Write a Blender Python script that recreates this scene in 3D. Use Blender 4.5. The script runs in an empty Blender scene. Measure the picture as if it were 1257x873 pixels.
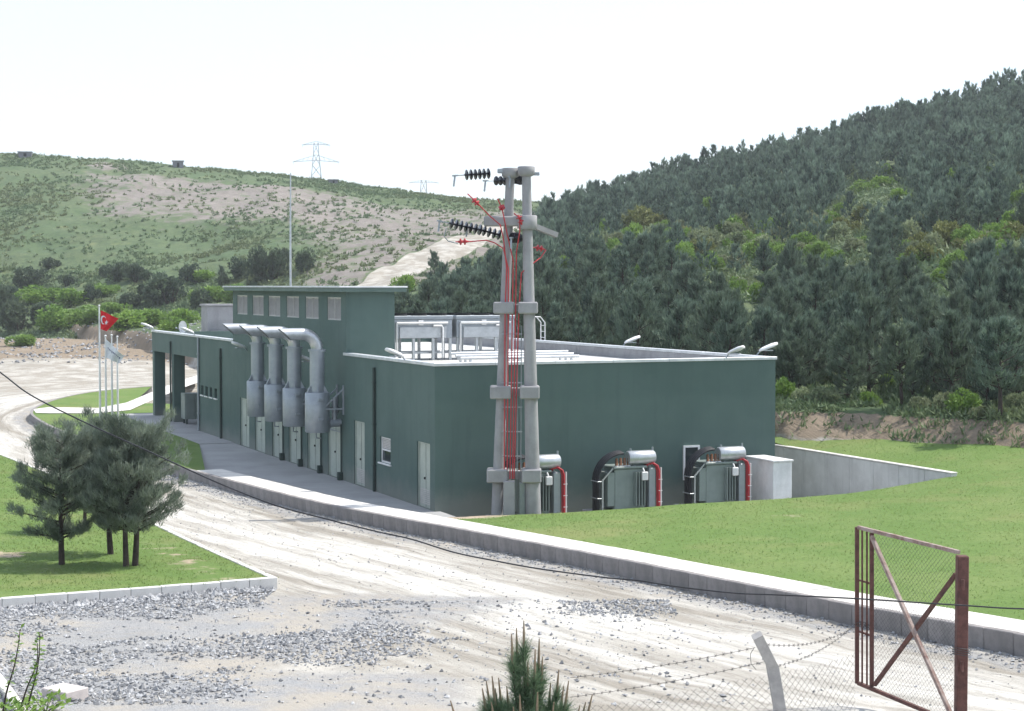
import bpy, bmesh, math, random
import numpy as np
from mathutils import Vector, Matrix
from mathutils.geometry import delaunay_2d_cdt

random.seed(7)
RNG = np.random.default_rng(11)
SC = bpy.context.scene
COL = SC.collection

# ------------------------------------------------------------------ camera
F = 2100.0                      # focal length in photo pixels (photo 1257 x 873)
CX, CY, HOR = 628.5, 436.5, 350.0
CAMZ = 7.96
PITCH = math.atan((CY - HOR) / F)
cam_d = bpy.data.cameras.new('camera')
cam = bpy.data.objects.new('camera', cam_d)
COL.objects.link(cam)
cam.location = (0, 0, CAMZ)
cam.rotation_euler = (math.pi / 2 - PITCH, 0, 0)
cam_d.sensor_fit = 'HORIZONTAL'
cam_d.sensor_width = 36.0
cam_d.lens = 36.0 * F / 1257.0
cam_d.clip_start = 0.1
cam_d.clip_end = 5000
SC.camera = cam

# ------------------------------------------------------------------ light
SUN_EL = math.radians(57)
SUN_PHI = math.radians(20)      # horizontal direction to the sun, from +X towards +Y
w = bpy.data.worlds.new('World')
SC.world = w
w.use_nodes = True
nt = w.node_tree
nt.nodes.clear()
sky = nt.nodes.new('ShaderNodeTexSky')
sky.sky_type = 'NISHITA'
sky.sun_disc = False
sky.sun_elevation = SUN_EL
sky.sun_rotation = math.pi / 2 - SUN_PHI
sky.air_density = 1.0
sky.dust_density = 1.5
sky.ozone_density = 1.0
sky.altitude = 100
bg = nt.nodes.new('ShaderNodeBackground')
bg.inputs['Strength'].default_value = 0.10
out = nt.nodes.new('ShaderNodeOutputWorld')
nt.links.new(sky.outputs[0], bg.inputs['Color'])
veil = nt.nodes.new('ShaderNodeBackground')          # thin bright high haze over the whole sky
veil.inputs['Color'].default_value = (.80, .88, 1.0, 1)
veil.inputs['Strength'].default_value = 0.68
addn = nt.nodes.new('ShaderNodeAddShader')
nt.links.new(bg.outputs[0], addn.inputs[0]); nt.links.new(veil.outputs[0], addn.inputs[1])
nt.links.new(addn.outputs[0], out.inputs['Surface'])
sun_d = bpy.data.lights.new('sun', 'SUN')
sun_d.energy = 5.0
sun_d.angle = math.radians(0.5)
sun_d.color = (1.0, 0.95, 0.86)
sun = bpy.data.objects.new('sun', sun_d)
COL.objects.link(sun)
SUN_DIR = Vector((math.cos(SUN_EL) * math.cos(SUN_PHI), math.cos(SUN_EL) * math.sin(SUN_PHI), math.sin(SUN_EL)))
sun.rotation_euler = SUN_DIR.to_track_quat('Z', 'Y').to_euler()
sun.location = (40, 20, 60)
SC.view_settings.view_transform = 'Standard'
SC.view_settings.look = 'None'
SC.view_settings.exposure = 0.2
SC.view_settings.gamma = 1.0
SC.render.engine = 'CYCLES'
SC.cycles.use_denoising = True
SC.cycles.use_adaptive_sampling = True
SC.cycles.adaptive_threshold = 0.03
SC.cycles.max_bounces = 4
SC.cycles.diffuse_bounces = 2
SC.cycles.glossy_bounces = 2
SC.cycles.transmission_bounces = 3
SC.cycles.transparent_max_bounces = 4
SC.cycles.volume_bounces = 0

# ------------------------------------------------------------------ helpers: noise and terrain
def _hash(ix, iy, seed):
    h = (ix.astype(np.int64) * 374761393 + iy.astype(np.int64) * 668265263 + seed * 1442695041) & 0xFFFFFFFF
    h = ((h ^ (h >> 13)) * 1274126177) & 0xFFFFFFFF
    h = h ^ (h >> 16)
    return (h & 0xFFFF) / 65535.0

def vnoise(x, y, seed=0):
    x = np.asarray(x, float); y = np.asarray(y, float)
    ix = np.floor(x); iy = np.floor(y)
    fx = x - ix; fy = y - iy
    fx = fx * fx * (3 - 2 * fx); fy = fy * fy * (3 - 2 * fy)
    a = _hash(ix, iy, seed); b = _hash(ix + 1, iy, seed)
    c = _hash(ix, iy + 1, seed); d = _hash(ix + 1, iy + 1, seed)
    return (a * (1 - fx) + b * fx) * (1 - fy) + (c * (1 - fx) + d * fx) * fy

def fbm(x, y, seed=0, o=4):
    s = 0; a = 0.5; t = 0
    for i in range(o):
        s = s + a * vnoise(np.asarray(x) * 2 ** i, np.asarray(y) * 2 ** i, seed + i); t += a; a *= 0.5
    return s / t

def sstep(a, b, x):
    t = np.clip((np.asarray(x, float) - a) / (b - a), 0, 1)
    return t * t * (3 - 2 * t)

PROF_Y = [-40, 0, 6, 12, 18, 22, 25, 28, 33, 39, 47, 58, 68, 75, 95, 130, 240, 500]
PROF_Z = [7.2, 6.2, 5.4, 4.0, 2.8, 2.12, 1.75, 1.48, 1.15, .85, .55, .2, 0., -.1, -.3, -.35, -.3, -.3]
_py = np.linspace(-40, 500, 2161)
_pz = np.interp(_py, PROF_Y, PROF_Z)
_pz = np.convolve(np.pad(_pz, 8, mode='edge'), np.ones(17) / 17, mode='valid')
def prof(Y):
    return np.interp(Y, _py, _pz)

def ray(px, py):
    u = px - CX; v = py - CY
    c, s = math.cos(PITCH), math.sin(PITCH)
    return Vector((u, F * c - v * s, -F * s - v * c))

def at(px, py, Y):
    d = ray(px, py)
    return Vector((0, 0, CAMZ)) + d * (Y / d.y)

def at_z(px, py, z):
    d = ray(px, py)
    return Vector((0, 0, CAMZ)) + d * ((z - CAMZ) / d.z)

def at_f(px, py, fz, y0=20, y1=600):
    """first crossing of the pixel's ray with the height function fz(x, y)"""
    d = ray(px, py)
    Y = np.concatenate([np.arange(y0, 140, .05), np.arange(140, y1, .3)])
    Y = Y[Y >= y0]
    X = d.x / d.y * Y
    Z = CAMZ + d.z / d.y * Y
    g = fz(X, Y)
    k = np.nonzero(Z < g)[0]
    i = k[0] if len(k) else len(Y) - 1
    return Vector((X[i], Y[i], float(g[i])))

# ------------------------------------------------------------------ building frame
CORNER = Vector((-2.7, 59.7, 0))
ANG = math.radians(23.4)
UX, UY = -math.sin(ANG), math.cos(ANG)      # along the long wall, away from the camera
EX, EY = math.cos(ANG), math.sin(ANG)       # along the end wall, to the right
def loc2w(lx, ly, lz=0):
    return Vector((CORNER.x + lx * EX + ly * UX, CORNER.y + lx * EY + ly * UY, lz))
def w2loc(X, Y):
    dx = np.asarray(X) - CORNER.x; dy = np.asarray(Y) - CORNER.y
    return dx * EX + dy * EY, dx * UX + dy * UY
def wall_t(px, lx=0.0):
    """local y at which the plane local x = lx crosses picture column px"""
    a = (px - CX) / F
    ox, oy = CORNER.x + lx * EX, CORNER.y + lx * EY
    return (ox - a * oy) / (a * UY - UX)
def end_s(px, ly=0.0):
    a = (px - CX) / F
    ox, oy = CORNER.x + ly * UX, CORNER.y + ly * UY
    return (a * oy - ox) / (EX - a * EY)

# ------------------------------------------------------------------ road-side kerb line (front top edge)
KH = 0.42
def kerbtop(X, Y):
    return prof(Y) + KH
KPX = [(1257, 780), (1130, 757), (1000, 735), (900, 713), (818, 698), (691, 673), (580, 652.5), (488, 636), (404, 620),
       (332, 603), (287, 591), (208, 570), (130, 548), (64, 525), (44, 514), (35, 508), (37, 502), (50, 496), (65, 490),
       (101, 482), (151, 476), (185, 474)]
kp = [at_f(x, y, kerbtop) for x, y in KPX]
d0 = (kp[0] - kp[2]).normalized()
kp = [kp[0] + d0 * 14, kp[0] + d0 * 6] + kp
def smooth_path(pts, step, it=40):
    P = np.array([[p[0], p[1]] for p in pts], float)
    seg = np.r_[0, np.cumsum(np.hypot(*np.diff(P, axis=0).T))]
    n = int(seg[-1] / .5)
    s = np.linspace(0, seg[-1], n)
    Q = np.c_[np.interp(s, seg, P[:, 0]), np.interp(s, seg, P[:, 1])]
    for _ in range(it):
        Q[1:-1] = .5 * Q[1:-1] + .25 * (Q[:-2] + Q[2:])
    seg = np.r_[0, np.cumsum(np.hypot(*np.diff(Q, axis=0).T))]
    s = np.linspace(0, seg[-1], max(2, int(round(seg[-1] / step)) + 1))
    return np.c_[np.interp(s, seg, Q[:, 0]), np.interp(s, seg, Q[:, 1])]
KERB = smooth_path(kp, .75)
def offset_path(P, d):
    """shift a path to its right-hand side (the building side of the kerb) by d"""
    T = np.gradient(P, axis=0)
    T /= np.linalg.norm(T, axis=1)[:, None]
    N = np.c_[T[:, 1], -T[:, 0]]
    return P + N * d
def side_dist(P, X, Y):
    """signed distance to a path: positive on its right-hand side"""
    X = np.asarray(X, float); Y = np.asarray(Y, float)
    best = np.full(X.shape, 1e9); sg = np.zeros(X.shape); al = np.zeros(X.shape); L = 0
    for i in range(len(P) - 1):
        ax, ay = P[i]; bx, by = P[i + 1]
        dx, dy = bx - ax, by - ay
        l2 = dx * dx + dy * dy
        t = np.clip(((X - ax) * dx + (Y - ay) * dy) / l2, 0, 1)
        ex, ey = X - ax - t * dx, Y - ay - t * dy
        d = np.hypot(ex, ey)
        m = d < best
        best = np.where(m, d, best)
        sg = np.where(m, np.sign(dy * ex - dx * ey), sg)
        al = np.where(m, L + t * math.sqrt(l2), al)
        L += math.sqrt(l2)
    return best * sg, al
KC = KERB[::3]
KSIGN = 1.0 if side_dist(KC, np.array([5.]), np.array([60.]))[0][0] > 0 else -1.0

# ------------------------------------------------------------------ hills
A_T = [-.6, -.36, -.3, -.2, -.15, -.1, -.06, 0, .3]
TOE = [255, 250, 245, 215, 190, 150, 125, 112, 110]
A_R = [-.6, -.36, -.3, -.24, -.194, -.142, -.108, -.061, -.023, .025, .3]
RID = [40, 40.5, 40.2, 38.6, 36.6, 35.4, 33.6, 31.2, 29.4, 28.6, 28]
def left_hill(X, Y):
    a = X / np.maximum(Y, 20)
    toe = np.interp(a, A_T, TOE); zr = np.interp(a, A_R, RID)
    s = (Y - toe) / (420 - toe)
    z = zr * np.clip(s, 0, 1) ** 1.15
    z = z - np.clip(Y - 420, 0, 1e9) * .06
    bump = (fbm(X / 28, Y / 28, 5) - .5) * 5 + (fbm(X / 7, Y / 7, 15) - .5) * 1.6
    return z + bump * sstep(.02, .25, s) * (1 - .55 * sstep(.85, 1, s)), s
def foot(X):
    return np.where(X < 11.5, 73.6 + (11.5 - X) * 2.31, np.maximum(73.6 - .77 * (X - 11.5), 58.0)) + (vnoise(X / 3.0, X * 0, 3) - .5) * 1.1
def right_hill(X, Y):
    q = Y - foot(X)
    k = np.clip(.0640 + .001040 * X, .02, .20)
    yr = 300.0
    top = np.minimum(Y, yr) - foot(X)
    z = 2.6 + top * k - np.clip(Y - yr, 0, 1e9) * .05
    z = np.where(q < 0, 2.6 + q * .5 - np.clip(-q - 2.2, 0, 1e9) * .9, z)
    z = z + (fbm(X / 22, Y / 22, 9) - .5) * 5.0 * sstep(8, 50, q) + (fbm(X / 2.5, Y / 2.5, 19) - .5) * .5 * sstep(-1, 2, q)
    return z, q
def ground_z(X, Y):
    X = np.asarray(X, float); Y = np.asarray(Y, float)
    lz, s = left_hill(X, Y)
    rz, q = right_hill(X, Y)
    near = prof(Y)
    m = (Y > 20) & (Y < 150) & (np.abs(X) < 60)
    inside = np.zeros(X.shape)
    if m.any():
        sd, _ = side_dist(KC, X[m], Y[m])
        inside[m] = sstep(.1, .8, sd * KSIGN)
    near = near - 1.0 * inside
    rut = (fbm(X / 1.7, Y / 1.7, 31) - .5) * .10 + (vnoise(X / .45, Y / .45, 33) - .5) * .035
    near = near + rut * (1 - inside) * sstep(22, 26, Y) * (1 - sstep(150, 190, Y))
    dump = sstep(150, 175, Y) * (1 - sstep(235, 250, Y)) * (1 - sstep(-.22, -.17, X / np.maximum(Y, 20)))
    near = near + dump * (.3 + fbm(X / 9, Y / 6, 41) * 2.6) * .55
    z = np.maximum(near, np.where(s > 0, lz, -50))
    z = np.maximum(z, rz)
    return z

# ------------------------------------------------------------------ helpers: meshes and objects
class MB:
    def __init__(self):
        self.v = []; self.f = []; self.s = []
    def add(self, verts, faces, smooth=False):
        o = len(self.v)
        self.v += [tuple(p) for p in verts]
        self.f += [tuple(i + o for i in f) for f in faces]
        self.s += [smooth] * len(faces)
        return self
    def quad(self, a, b, c, d):
        return self.add([a, b, c, d], [(0, 1, 2, 3)])
    def box(self, x0, y0, z0, x1, y1, z1):
        v = [(x0, y0, z0), (x1, y0, z0), (x1, y1, z0), (x0, y1, z0), (x0, y0, z1), (x1, y0, z1), (x1, y1, z1), (x0, y1, z1)]
        return self.add(v, [(3, 2, 1, 0), (4, 5, 6, 7), (0, 1, 5, 4), (1, 2, 6, 5), (2, 3, 7, 6), (3, 0, 4, 7)])
    def bbox(self, x0, y0, z0, x1, y1, z1, b=.01):
        """a box with its edges bevelled"""
        bm = bmesh.new()
        bmesh.ops.create_cube(bm, size=1)
        for v in bm.verts:
            v.co = Vector(((x0 + x1) / 2 + v.co.x * (x1 - x0), (y0 + y1) / 2 + v.co.y * (y1 - y0), (z0 + z1) / 2 + v.co.z * (z1 - z0)))
        bmesh.ops.bevel(bm, geom=list(bm.edges), offset=b, segments=1, affect='EDGES', profile=.5)
        bm.verts.index_update()
        self.add([v.co for v in bm.verts], [[v.index for v in f.verts] for f in bm.faces])
        bm.free()
        return self
    def bar(self, a, b, wx, wy, up=(0, 0, 1)):
        """a rectangular bar from a to b"""
        a = Vector(a); b = Vector(b); d = (b - a).normalized()
        u = Vector(up)
        if abs(d.dot(u)) > .98: u = Vector((1, 0, 0))
        s = d.cross(u).normalized(); t = s.cross(d).normalized()
        v = []
        for p in (a, b):
            for i, j in ((-1, -1), (1, -1), (1, 1), (-1, 1)):
                v.append(p + s * (i * wx / 2) + t * (j * wy / 2))
        return self.add(v, [(3, 2, 1, 0), (4, 5, 6, 7), (0, 1, 5, 4), (1, 2, 6, 5), (2, 3, 7, 6), (3, 0, 4, 7)])
    def tube(self, path, r, n=8, cap=True, smooth=True):
        P = [Vector(p) for p in path]
        R = r if hasattr(r, '__len__') else [r] * len(P)
        v = []; prev = None
        for i, p in enumerate(P):
            d = (P[min(i + 1, len(P) - 1)] - P[max(i - 1, 0)]).normalized()
            if prev is None:
                u = Vector((0, 0, 1)) if abs(d.z) < .9 else Vector((1, 0, 0))
                s = d.cross(u).normalized()
            else:
                s = (prev - d * prev.dot(d))
                s = s.normalized() if s.length > 1e-6 else d.orthogonal().normalized()
            prev = s
            t = d.cross(s)
            for k in range(n):
                a = 2 * math.pi * k / n
                v.append(p + (s * math.cos(a) + t * math.sin(a)) * R[i])
        f = []
        for i in range(len(P) - 1):
            for k in range(n):
                k2 = (k + 1) % n
                f.append((i * n + k, i * n + k2, (i + 1) * n + k2, (i + 1) * n + k))
        self.add(v, f, smooth)
        if cap:
            self.add(v[:n], [tuple(range(n))[::-1]])
            self.add(v[-n:], [tuple(range(n))])
        return self
    def disc_stack(self, a, b, rs, n=12):
        """a body of revolution along a-b: rs = [(t, r), ...]"""
        a = Vector(a); b = Vector(b)
        return self.tube([a.lerp(b, t) for t, r in rs], [r for t, r in rs], n)
    def obj(self, name, mat, parent=None, mw=None):
        me = bpy.data.meshes.new(name)
        me.from_pydata(self.v, [], self.f)
        me.polygons.foreach_set('use_smooth', self.s)
        me.materials.append(mat)
        me.update()
        return link(name, me, parent)

def link(name, me, parent=None):
    o = bpy.data.objects.new(name, me)
    COL.objects.link(o)
    if parent is not None: o.parent = parent
    return o
def np_mesh(name, verts, faces, mat, smooth=False, attrs=None):
    verts = np.asarray(verts, np.float32); faces = np.asarray(faces, np.int32)
    k = faces.shape[1]
    me = bpy.data.meshes.new(name)
    me.vertices.add(len(verts)); me.vertices.foreach_set('co', verts.ravel())
    me.loops.add(faces.size); me.loops.foreach_set('vertex_index', faces.ravel())
    me.polygons.add(len(faces)); me.polygons.foreach_set('loop_start', np.arange(0, faces.size, k, dtype=np.int32))
    me.polygons.foreach_set('use_smooth', np.full(len(faces), smooth))
    for an, (typ, arr) in (attrs or {}).items():
        at_ = me.attributes.new(an, typ, 'POINT')
        at_.data.foreach_set({'FLOAT': 'value', 'FLOAT_COLOR': 'color', 'FLOAT_VECTOR': 'vector'}[typ], np.asarray(arr, np.float32).ravel())
    me.materials.append(mat)
    me.update(calc_edges=True)
    me.validate()
    return me
def tag(o, label=None, cat=None, group=None, kind=None):
    if label: o['label'] = label
    if cat: o['category'] = cat
    if group: o['group'] = group
    if kind: o['kind'] = kind
    return o
def thing(name, label, cat, loc=(0, 0, 0), rz=0.0, group=None):
    o = bpy.data.objects.new(name, None)
    COL.objects.link(o)
    o.location = loc; o.rotation_euler = (0, 0, rz)
    o.empty_display_size = .3
    return tag(o, label, cat, group)
def copy_tree(src, parent=None):
    c = src.copy(); COL.objects.link(c); c.parent = parent
    for ch in list(src.children):
        if ch.name in COL.objects: copy_tree(ch, c)
    return c

# ------------------------------------------------------------------ helpers: materials
def mat_new(name):
    m = bpy.data.materials.new(name); m.use_nodes = True
    n = m.node_tree.nodes; n.clear()
    o = n.new('ShaderNodeOutputMaterial'); b = n.new('ShaderNodeBsdfPrincipled')
    m.node_tree.links.new(b.outputs[0], o.inputs[0])
    return m, m.node_tree, b
def nd(t, typ, **kw):
    n = t.nodes.new(typ)
    for k, v in kw.items():
        if k in n.inputs.keys() if isinstance(k, str) else False: n.inputs[k].default_value = v
        else: setattr(n, k, v)
    return n
def mixc(t, fac, a, b):
    n = t.nodes.new('ShaderNodeMix'); n.data_type = 'RGBA'
    for sock, val in ((0, fac), (6, a), (7, b)):
        if hasattr(val, 'links') or hasattr(val, 'is_linked'): t.links.new(val, n.inputs[sock])
        else: n.inputs[sock].default_value = val if sock == 0 else (*val, 1) if len(val) == 3 else val
    return n.outputs[2]
def math_n(t, op, a, b=0.5, clamp=False):
    n = t.nodes.new('ShaderNodeMath'); n.operation = op; n.use_clamp = clamp
    for i, val in enumerate((a, b)):
        if hasattr(val, 'is_linked'): t.links.new(val, n.inputs[i])
        else: n.inputs[i].default_value = val
    return n.outputs[0]
def ramp(t, x, lo, hi):
    n = t.nodes.new('ShaderNodeMapRange'); n.interpolation_type = 'SMOOTHSTEP'
    t.links.new(x, n.inputs[0]); n.inputs[1].default_value = lo; n.inputs[2].default_value = hi
    return n.outputs[0]
def noise(t, scale, detail=4, rough=.6, co=None, out=0):
    n = t.nodes.new('ShaderNodeTexNoise')
    n.inputs['Scale'].default_value = scale; n.inputs['Detail'].default_value = detail; n.inputs['Roughness'].default_value = rough
    if co is not None: t.links.new(co, n.inputs['Vector'])
    return n.outputs[out]
def objco(t, scale=None):
    c = t.nodes.new('ShaderNodeTexCoord').outputs['Object']
    if scale:
        m = t.nodes.new('ShaderNodeMapping'); m.inputs['Scale'].default_value = scale
        t.links.new(c, m.inputs['Vector']); c = m.outputs[0]
    return c
def bump(t, b, h, strength=.3, dist=.02):
    n = t.nodes.new('ShaderNodeBump'); n.inputs['Strength'].default_value = strength; n.inputs['Distance'].default_value = dist
    t.links.new(h, n.inputs['Height']); t.links.new(n.outputs[0], b.inputs['Normal'])
def attr(t, name, out=2):
    n = t.nodes.new('ShaderNodeAttribute'); n.attribute_name = name
    return n.outputs[out]

def surf(name, c1, c2=None, scale=3.0, rough=.7, metal=0.0, stretch=None, bmp=0.0, bscale=60, streak=0.0, spec=.4, dust=0.0, vary=0.0):
    """painted / cast / metal surface with uneven tone, fine relief and rain streaks"""
    m, t, b = mat_new(name)
    c2 = c2 or tuple(x * .75 for x in c1)
    co = objco(t, stretch)
    f = ramp(t, noise(t, scale, 5, .65, co), .35, .7)
    c = mixc(t, f, c1, c2)
    if streak:
        s = ramp(t, noise(t, 1.0, 4, .6, objco(t, (2.6, 2.6, .22))), .5, .72)
        c = mixc(t, math_n(t, 'MULTIPLY', s, streak), c, tuple(x * .62 for x in c1))
    if vary:
        oi = t.nodes.new('ShaderNodeObjectInfo')
        c = mixc(t, math_n(t, 'MULTIPLY', oi.outputs['Random'], vary), c, tuple(x * .55 for x in c1))
    if dust:
        z = t.nodes.new('ShaderNodeSeparateXYZ'); t.links.new(objco(t), z.inputs[0])
        zz = math_n(t, 'ADD', z.outputs[2], math_n(t, 'MULTIPLY', noise(t, 1.3, 5, .7, objco(t)), -1.1))
        d_ = math_n(t, 'SUBTRACT', 1.0, ramp(t, zz, -.55, .45))
        c = mixc(t, math_n(t, 'MULTIPLY', d_, dust), c, (.30, .28, .25))
    t.links.new(c, b.inputs['Base Color'])
    r = math_n(t, 'ADD', math_n(t, 'MULTIPLY', f, .12), rough - .06)
    t.links.new(r, b.inputs['Roughness'])
    b.inputs['Metallic'].default_value = metal
    b.inputs['Specular IOR Level'].default_value = spec
    if bmp: bump(t, b, noise(t, bscale, 3, .6, objco(t)), bmp, .01)
    return m
def foliage(name, c1, c2, c3=None, trans=.0, rough=.6, big=None):
    """leaf / needle material: tone per tuft (attribute tint) and per plant"""
    m, t, b = mat_new(name)
    tint = attr(t, 'tint')
    oi = t.nodes.new('ShaderNodeObjectInfo')
    c = mixc(t, tint, c1, c2)
    if c3:
        c = mixc(t, math_n(t, 'MULTIPLY', oi.outputs['Random'], .75), c, c3)
    if big:
        f = ramp(t, noise(t, big[0], 3, .6, t.nodes.new('ShaderNodeNewGeometry').outputs['Position']), .42, .62)
        c = mixc(t, math_n(t, 'MULTIPLY', f, big[2]), c, big[1])
    t.links.new(c, b.inputs['Base Color'])
    b.inputs['Roughness'].default_value = rough
    b.inputs['Specular IOR Level'].default_value = .25
    if trans:
        tr = t.nodes.new('ShaderNodeBsdfTranslucent')
        t.links.new(c, tr.inputs['Color'])
        mx = t.nodes.new('ShaderNodeMixShader'); mx.inputs[0].default_value = trans
        t.links.new(b.outputs[0], mx.inputs[1]); t.links.new(tr.outputs[0], mx.inputs[2])
        o = [n for n in t.nodes if n.type == 'OUTPUT_MATERIAL'][0]
        t.links.new(mx.outputs[0], o.inputs[0])
    return m

M = {}
M['wall'] = surf('green_wall_paint', (.078, .126, .114), (.070, .114, .103), .35, .75, bmp=.25, bscale=35, streak=.28, dust=.35)
M['wall_dark'] = surf('dark_green_paint', (.035, .058, .05), (.028, .048, .042), 1, .6)
M['trim'] = surf('pale_metal_trim', (.62, .64, .66), (.5, .52, .54), 2, .45, .3)
M['fascia'] = surf('green_fascia', (.10, .15, .132), (.085, .13, .115), 2, .6)
M['roofing'] = surf('pale_roofing', (.52, .52, .50), (.42, .42, .41), .6, .9, bmp=.2)
M['door'] = surf('pale_door_paint', (.40, .44, .39), (.34, .38, .34), 1.5, .5, streak=.25)
M['louvre'] = surf('beige_louvre', (.52, .50, .48), (.44, .42, .41), 3, .55)
M['dark'] = surf('dark_gap', (.015, .017, .018), None, 3, .8)
M['concrete'] = surf('cast_concrete', (.32, .318, .328), (.255, .252, .26), 1.3, .9, bmp=.3, bscale=30, streak=.35)
M['pale_concrete'] = surf('pale_cast_concrete', (.64, .635, .62), (.52, .515, .50), 1.1, .9, bmp=.3, bscale=30, streak=.5, vary=.25)
M['kerb'] = surf('kerb_concrete', (.31, .288, .278), (.20, .188, .184), 2.2, .9, bmp=.35, bscale=45, streak=.4, vary=.5)
M['slab'] = surf('footpath_concrete', (.68, .655, .61), (.52, .50, .465), .9, .9, bmp=.25, bscale=25, vary=.22)
M['paving'] = surf('apron_concrete', (.35, .35, .35), (.29, .29, .29), .45, .9, bmp=.2, bscale=20)
M['steel'] = surf('grey_painted_steel', (.33, .36, .39), (.27, .30, .33), 1.4, .42, .35, streak=.25)
M['steel_light'] = surf('galvanised_steel', (.50, .52, .54), (.40, .42, .44), 4, .38, .6)
M['white_paint'] = surf('white_paint', (.74, .74, .74), (.62, .62, .62), 2, .5, streak=.2)
M['tr_green'] = surf('transformer_green_grey', (.21, .25, .235), (.175, .21, .20), 2, .45, streak=.2)
M['black'] = surf('black_rubber', (.014, .015, .02), None, 5, .45)
M['red'] = surf('red_cable', (.48, .035, .045), (.38, .03, .04), 3, .5)
M['porcelain'] = surf('dark_porcelain', (.012, .013, .02), None, 4, .18)
M['bushing'] = surf('brown_porcelain', (.22, .10, .05), None, 5, .25)
M['rust'] = surf('rusty_steel', (.135, .062, .052), (.08, .040, .035), 9, .85, bmp=.3, bscale=90)
M['rust_pale'] = surf('pale_primer_steel', (.36, .29, .26), (.20, .12, .10), 7, .8)
M['post'] = surf('fence_post_concrete', (.36, .35, .34), (.27, .265, .26), 6, .95, bmp=.4, bscale=60)
M['wire'] = surf('zinc_wire', (.075, .075, .078), None, 8, .7, .2)
M['flag_red'] = surf('red_cloth', (.62, .015, .025), (.55, .012, .02), 3, .85)
M['flag_white'] = surf('white_cloth', (.72, .73, .77), None, 3, .85)
M['blue_print'] = surf('blue_print', (.03, .045, .16), None, 3, .8)
M['block'] = surf('loose_block_concrete', (.55, .50, .48), (.46, .42, .41), 6, .9, bmp=.3)
M['glass'] = surf('dark_glass', (.03, .04, .045), None, 3, .1, spec=.6)
M['bark'] = surf('pine_bark', (.06, .045, .038), (.035, .028, .025), 9, .95, bmp=.5, bscale=25)
M['hut'] = surf('hut_render', (.22, .22, .24), None, 2, .9)
M['needle'] = foliage('pine_needles', (.040, .075, .060), (.25, .335, .245), (.125, .165, .105), .25)
M['needle_near'] = foliage('lawn_pine_needles', (.085, .115, .090), (.30, .35, .27), None, .35)
M['needle_young'] = foliage('young_pine_needles', (.07, .125, .075), (.17, .25, .135), None, .3)
M['candle'] = surf('pine_candle', (.24, .18, .12), (.17, .14, .09), 30, .8)
M['leaf_bright'] = foliage('bright_leaves', (.12, .225, .04), (.29, .43, .10), (.18, .28, .08), .35)
M['leaf_grey'] = foliage('grey_green_leaves', (.15, .20, .11), (.33, .39, .22), (.22, .235, .14), .3)
M['leaf_olive'] = foliage('olive_leaves', (.12, .14, .045), (.25, .27, .10), None, .25)
M['leaf_dark'] = foliage('dark_shrub_leaves', (.045, .075, .052), (.125, .175, .105), (.085, .115, .065), .25)
M['leaf_slope'] = foliage('slope_herbs', (.100, .158, .080), (.175, .238, .122), None, .25, big=(.05, (.20, .20, .09), .4))
M['grass'] = foliage('grass_blades', (.150, .230, .068), (.215, .290, .098), None, .5, big=(.22, (.26, .27, .11), .4))
M['gravel'] = foliage('gravel_stone', (.15, .155, .165), (.46, .462, .47), None, 0, .95)

def lawn_mat():
    m, t, b = mat_new('lawn')
    P = t.nodes.new('ShaderNodeNewGeometry').outputs['Position']
    n1 = ramp(t, noise(t, .35, 4, .6, P), .38, .66)
    n2 = ramp(t, noise(t, 9, 3, .7, P), .3, .7)
    c = mixc(t, n1, (.128, .200, .058), (.175, .230, .080))
    c = mixc(t, math_n(t, 'MULTIPLY', n2, .6), c, (.095, .155, .047))
    n3 = ramp(t, noise(t, .16, 5, .65, P), .50, .70)
    c = mixc(t, math_n(t, 'MULTIPLY', n3, .6), c, (.22, .21, .095))
    bare = attr(t, 'bare')
    bn = ramp(t, math_n(t, 'ADD', bare, math_n(t, 'MULTIPLY', noise(t, 1.6, 5, .7, P), .8)), .82, 1.02)
    c = mixc(t, bn, c, mixc(t, n2, (.46, .38, .29), (.33, .26, .20)))
    t.links.new(c, b.inputs['Base Color'])
    b.inputs['Roughness'].default_value = .95; b.inputs['Specular IOR Level'].default_value = .1
    bump(t, b, noise(t, 30, 3, .7, P), .6, .04)
    return m
M['lawn'] = lawn_mat()

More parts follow.
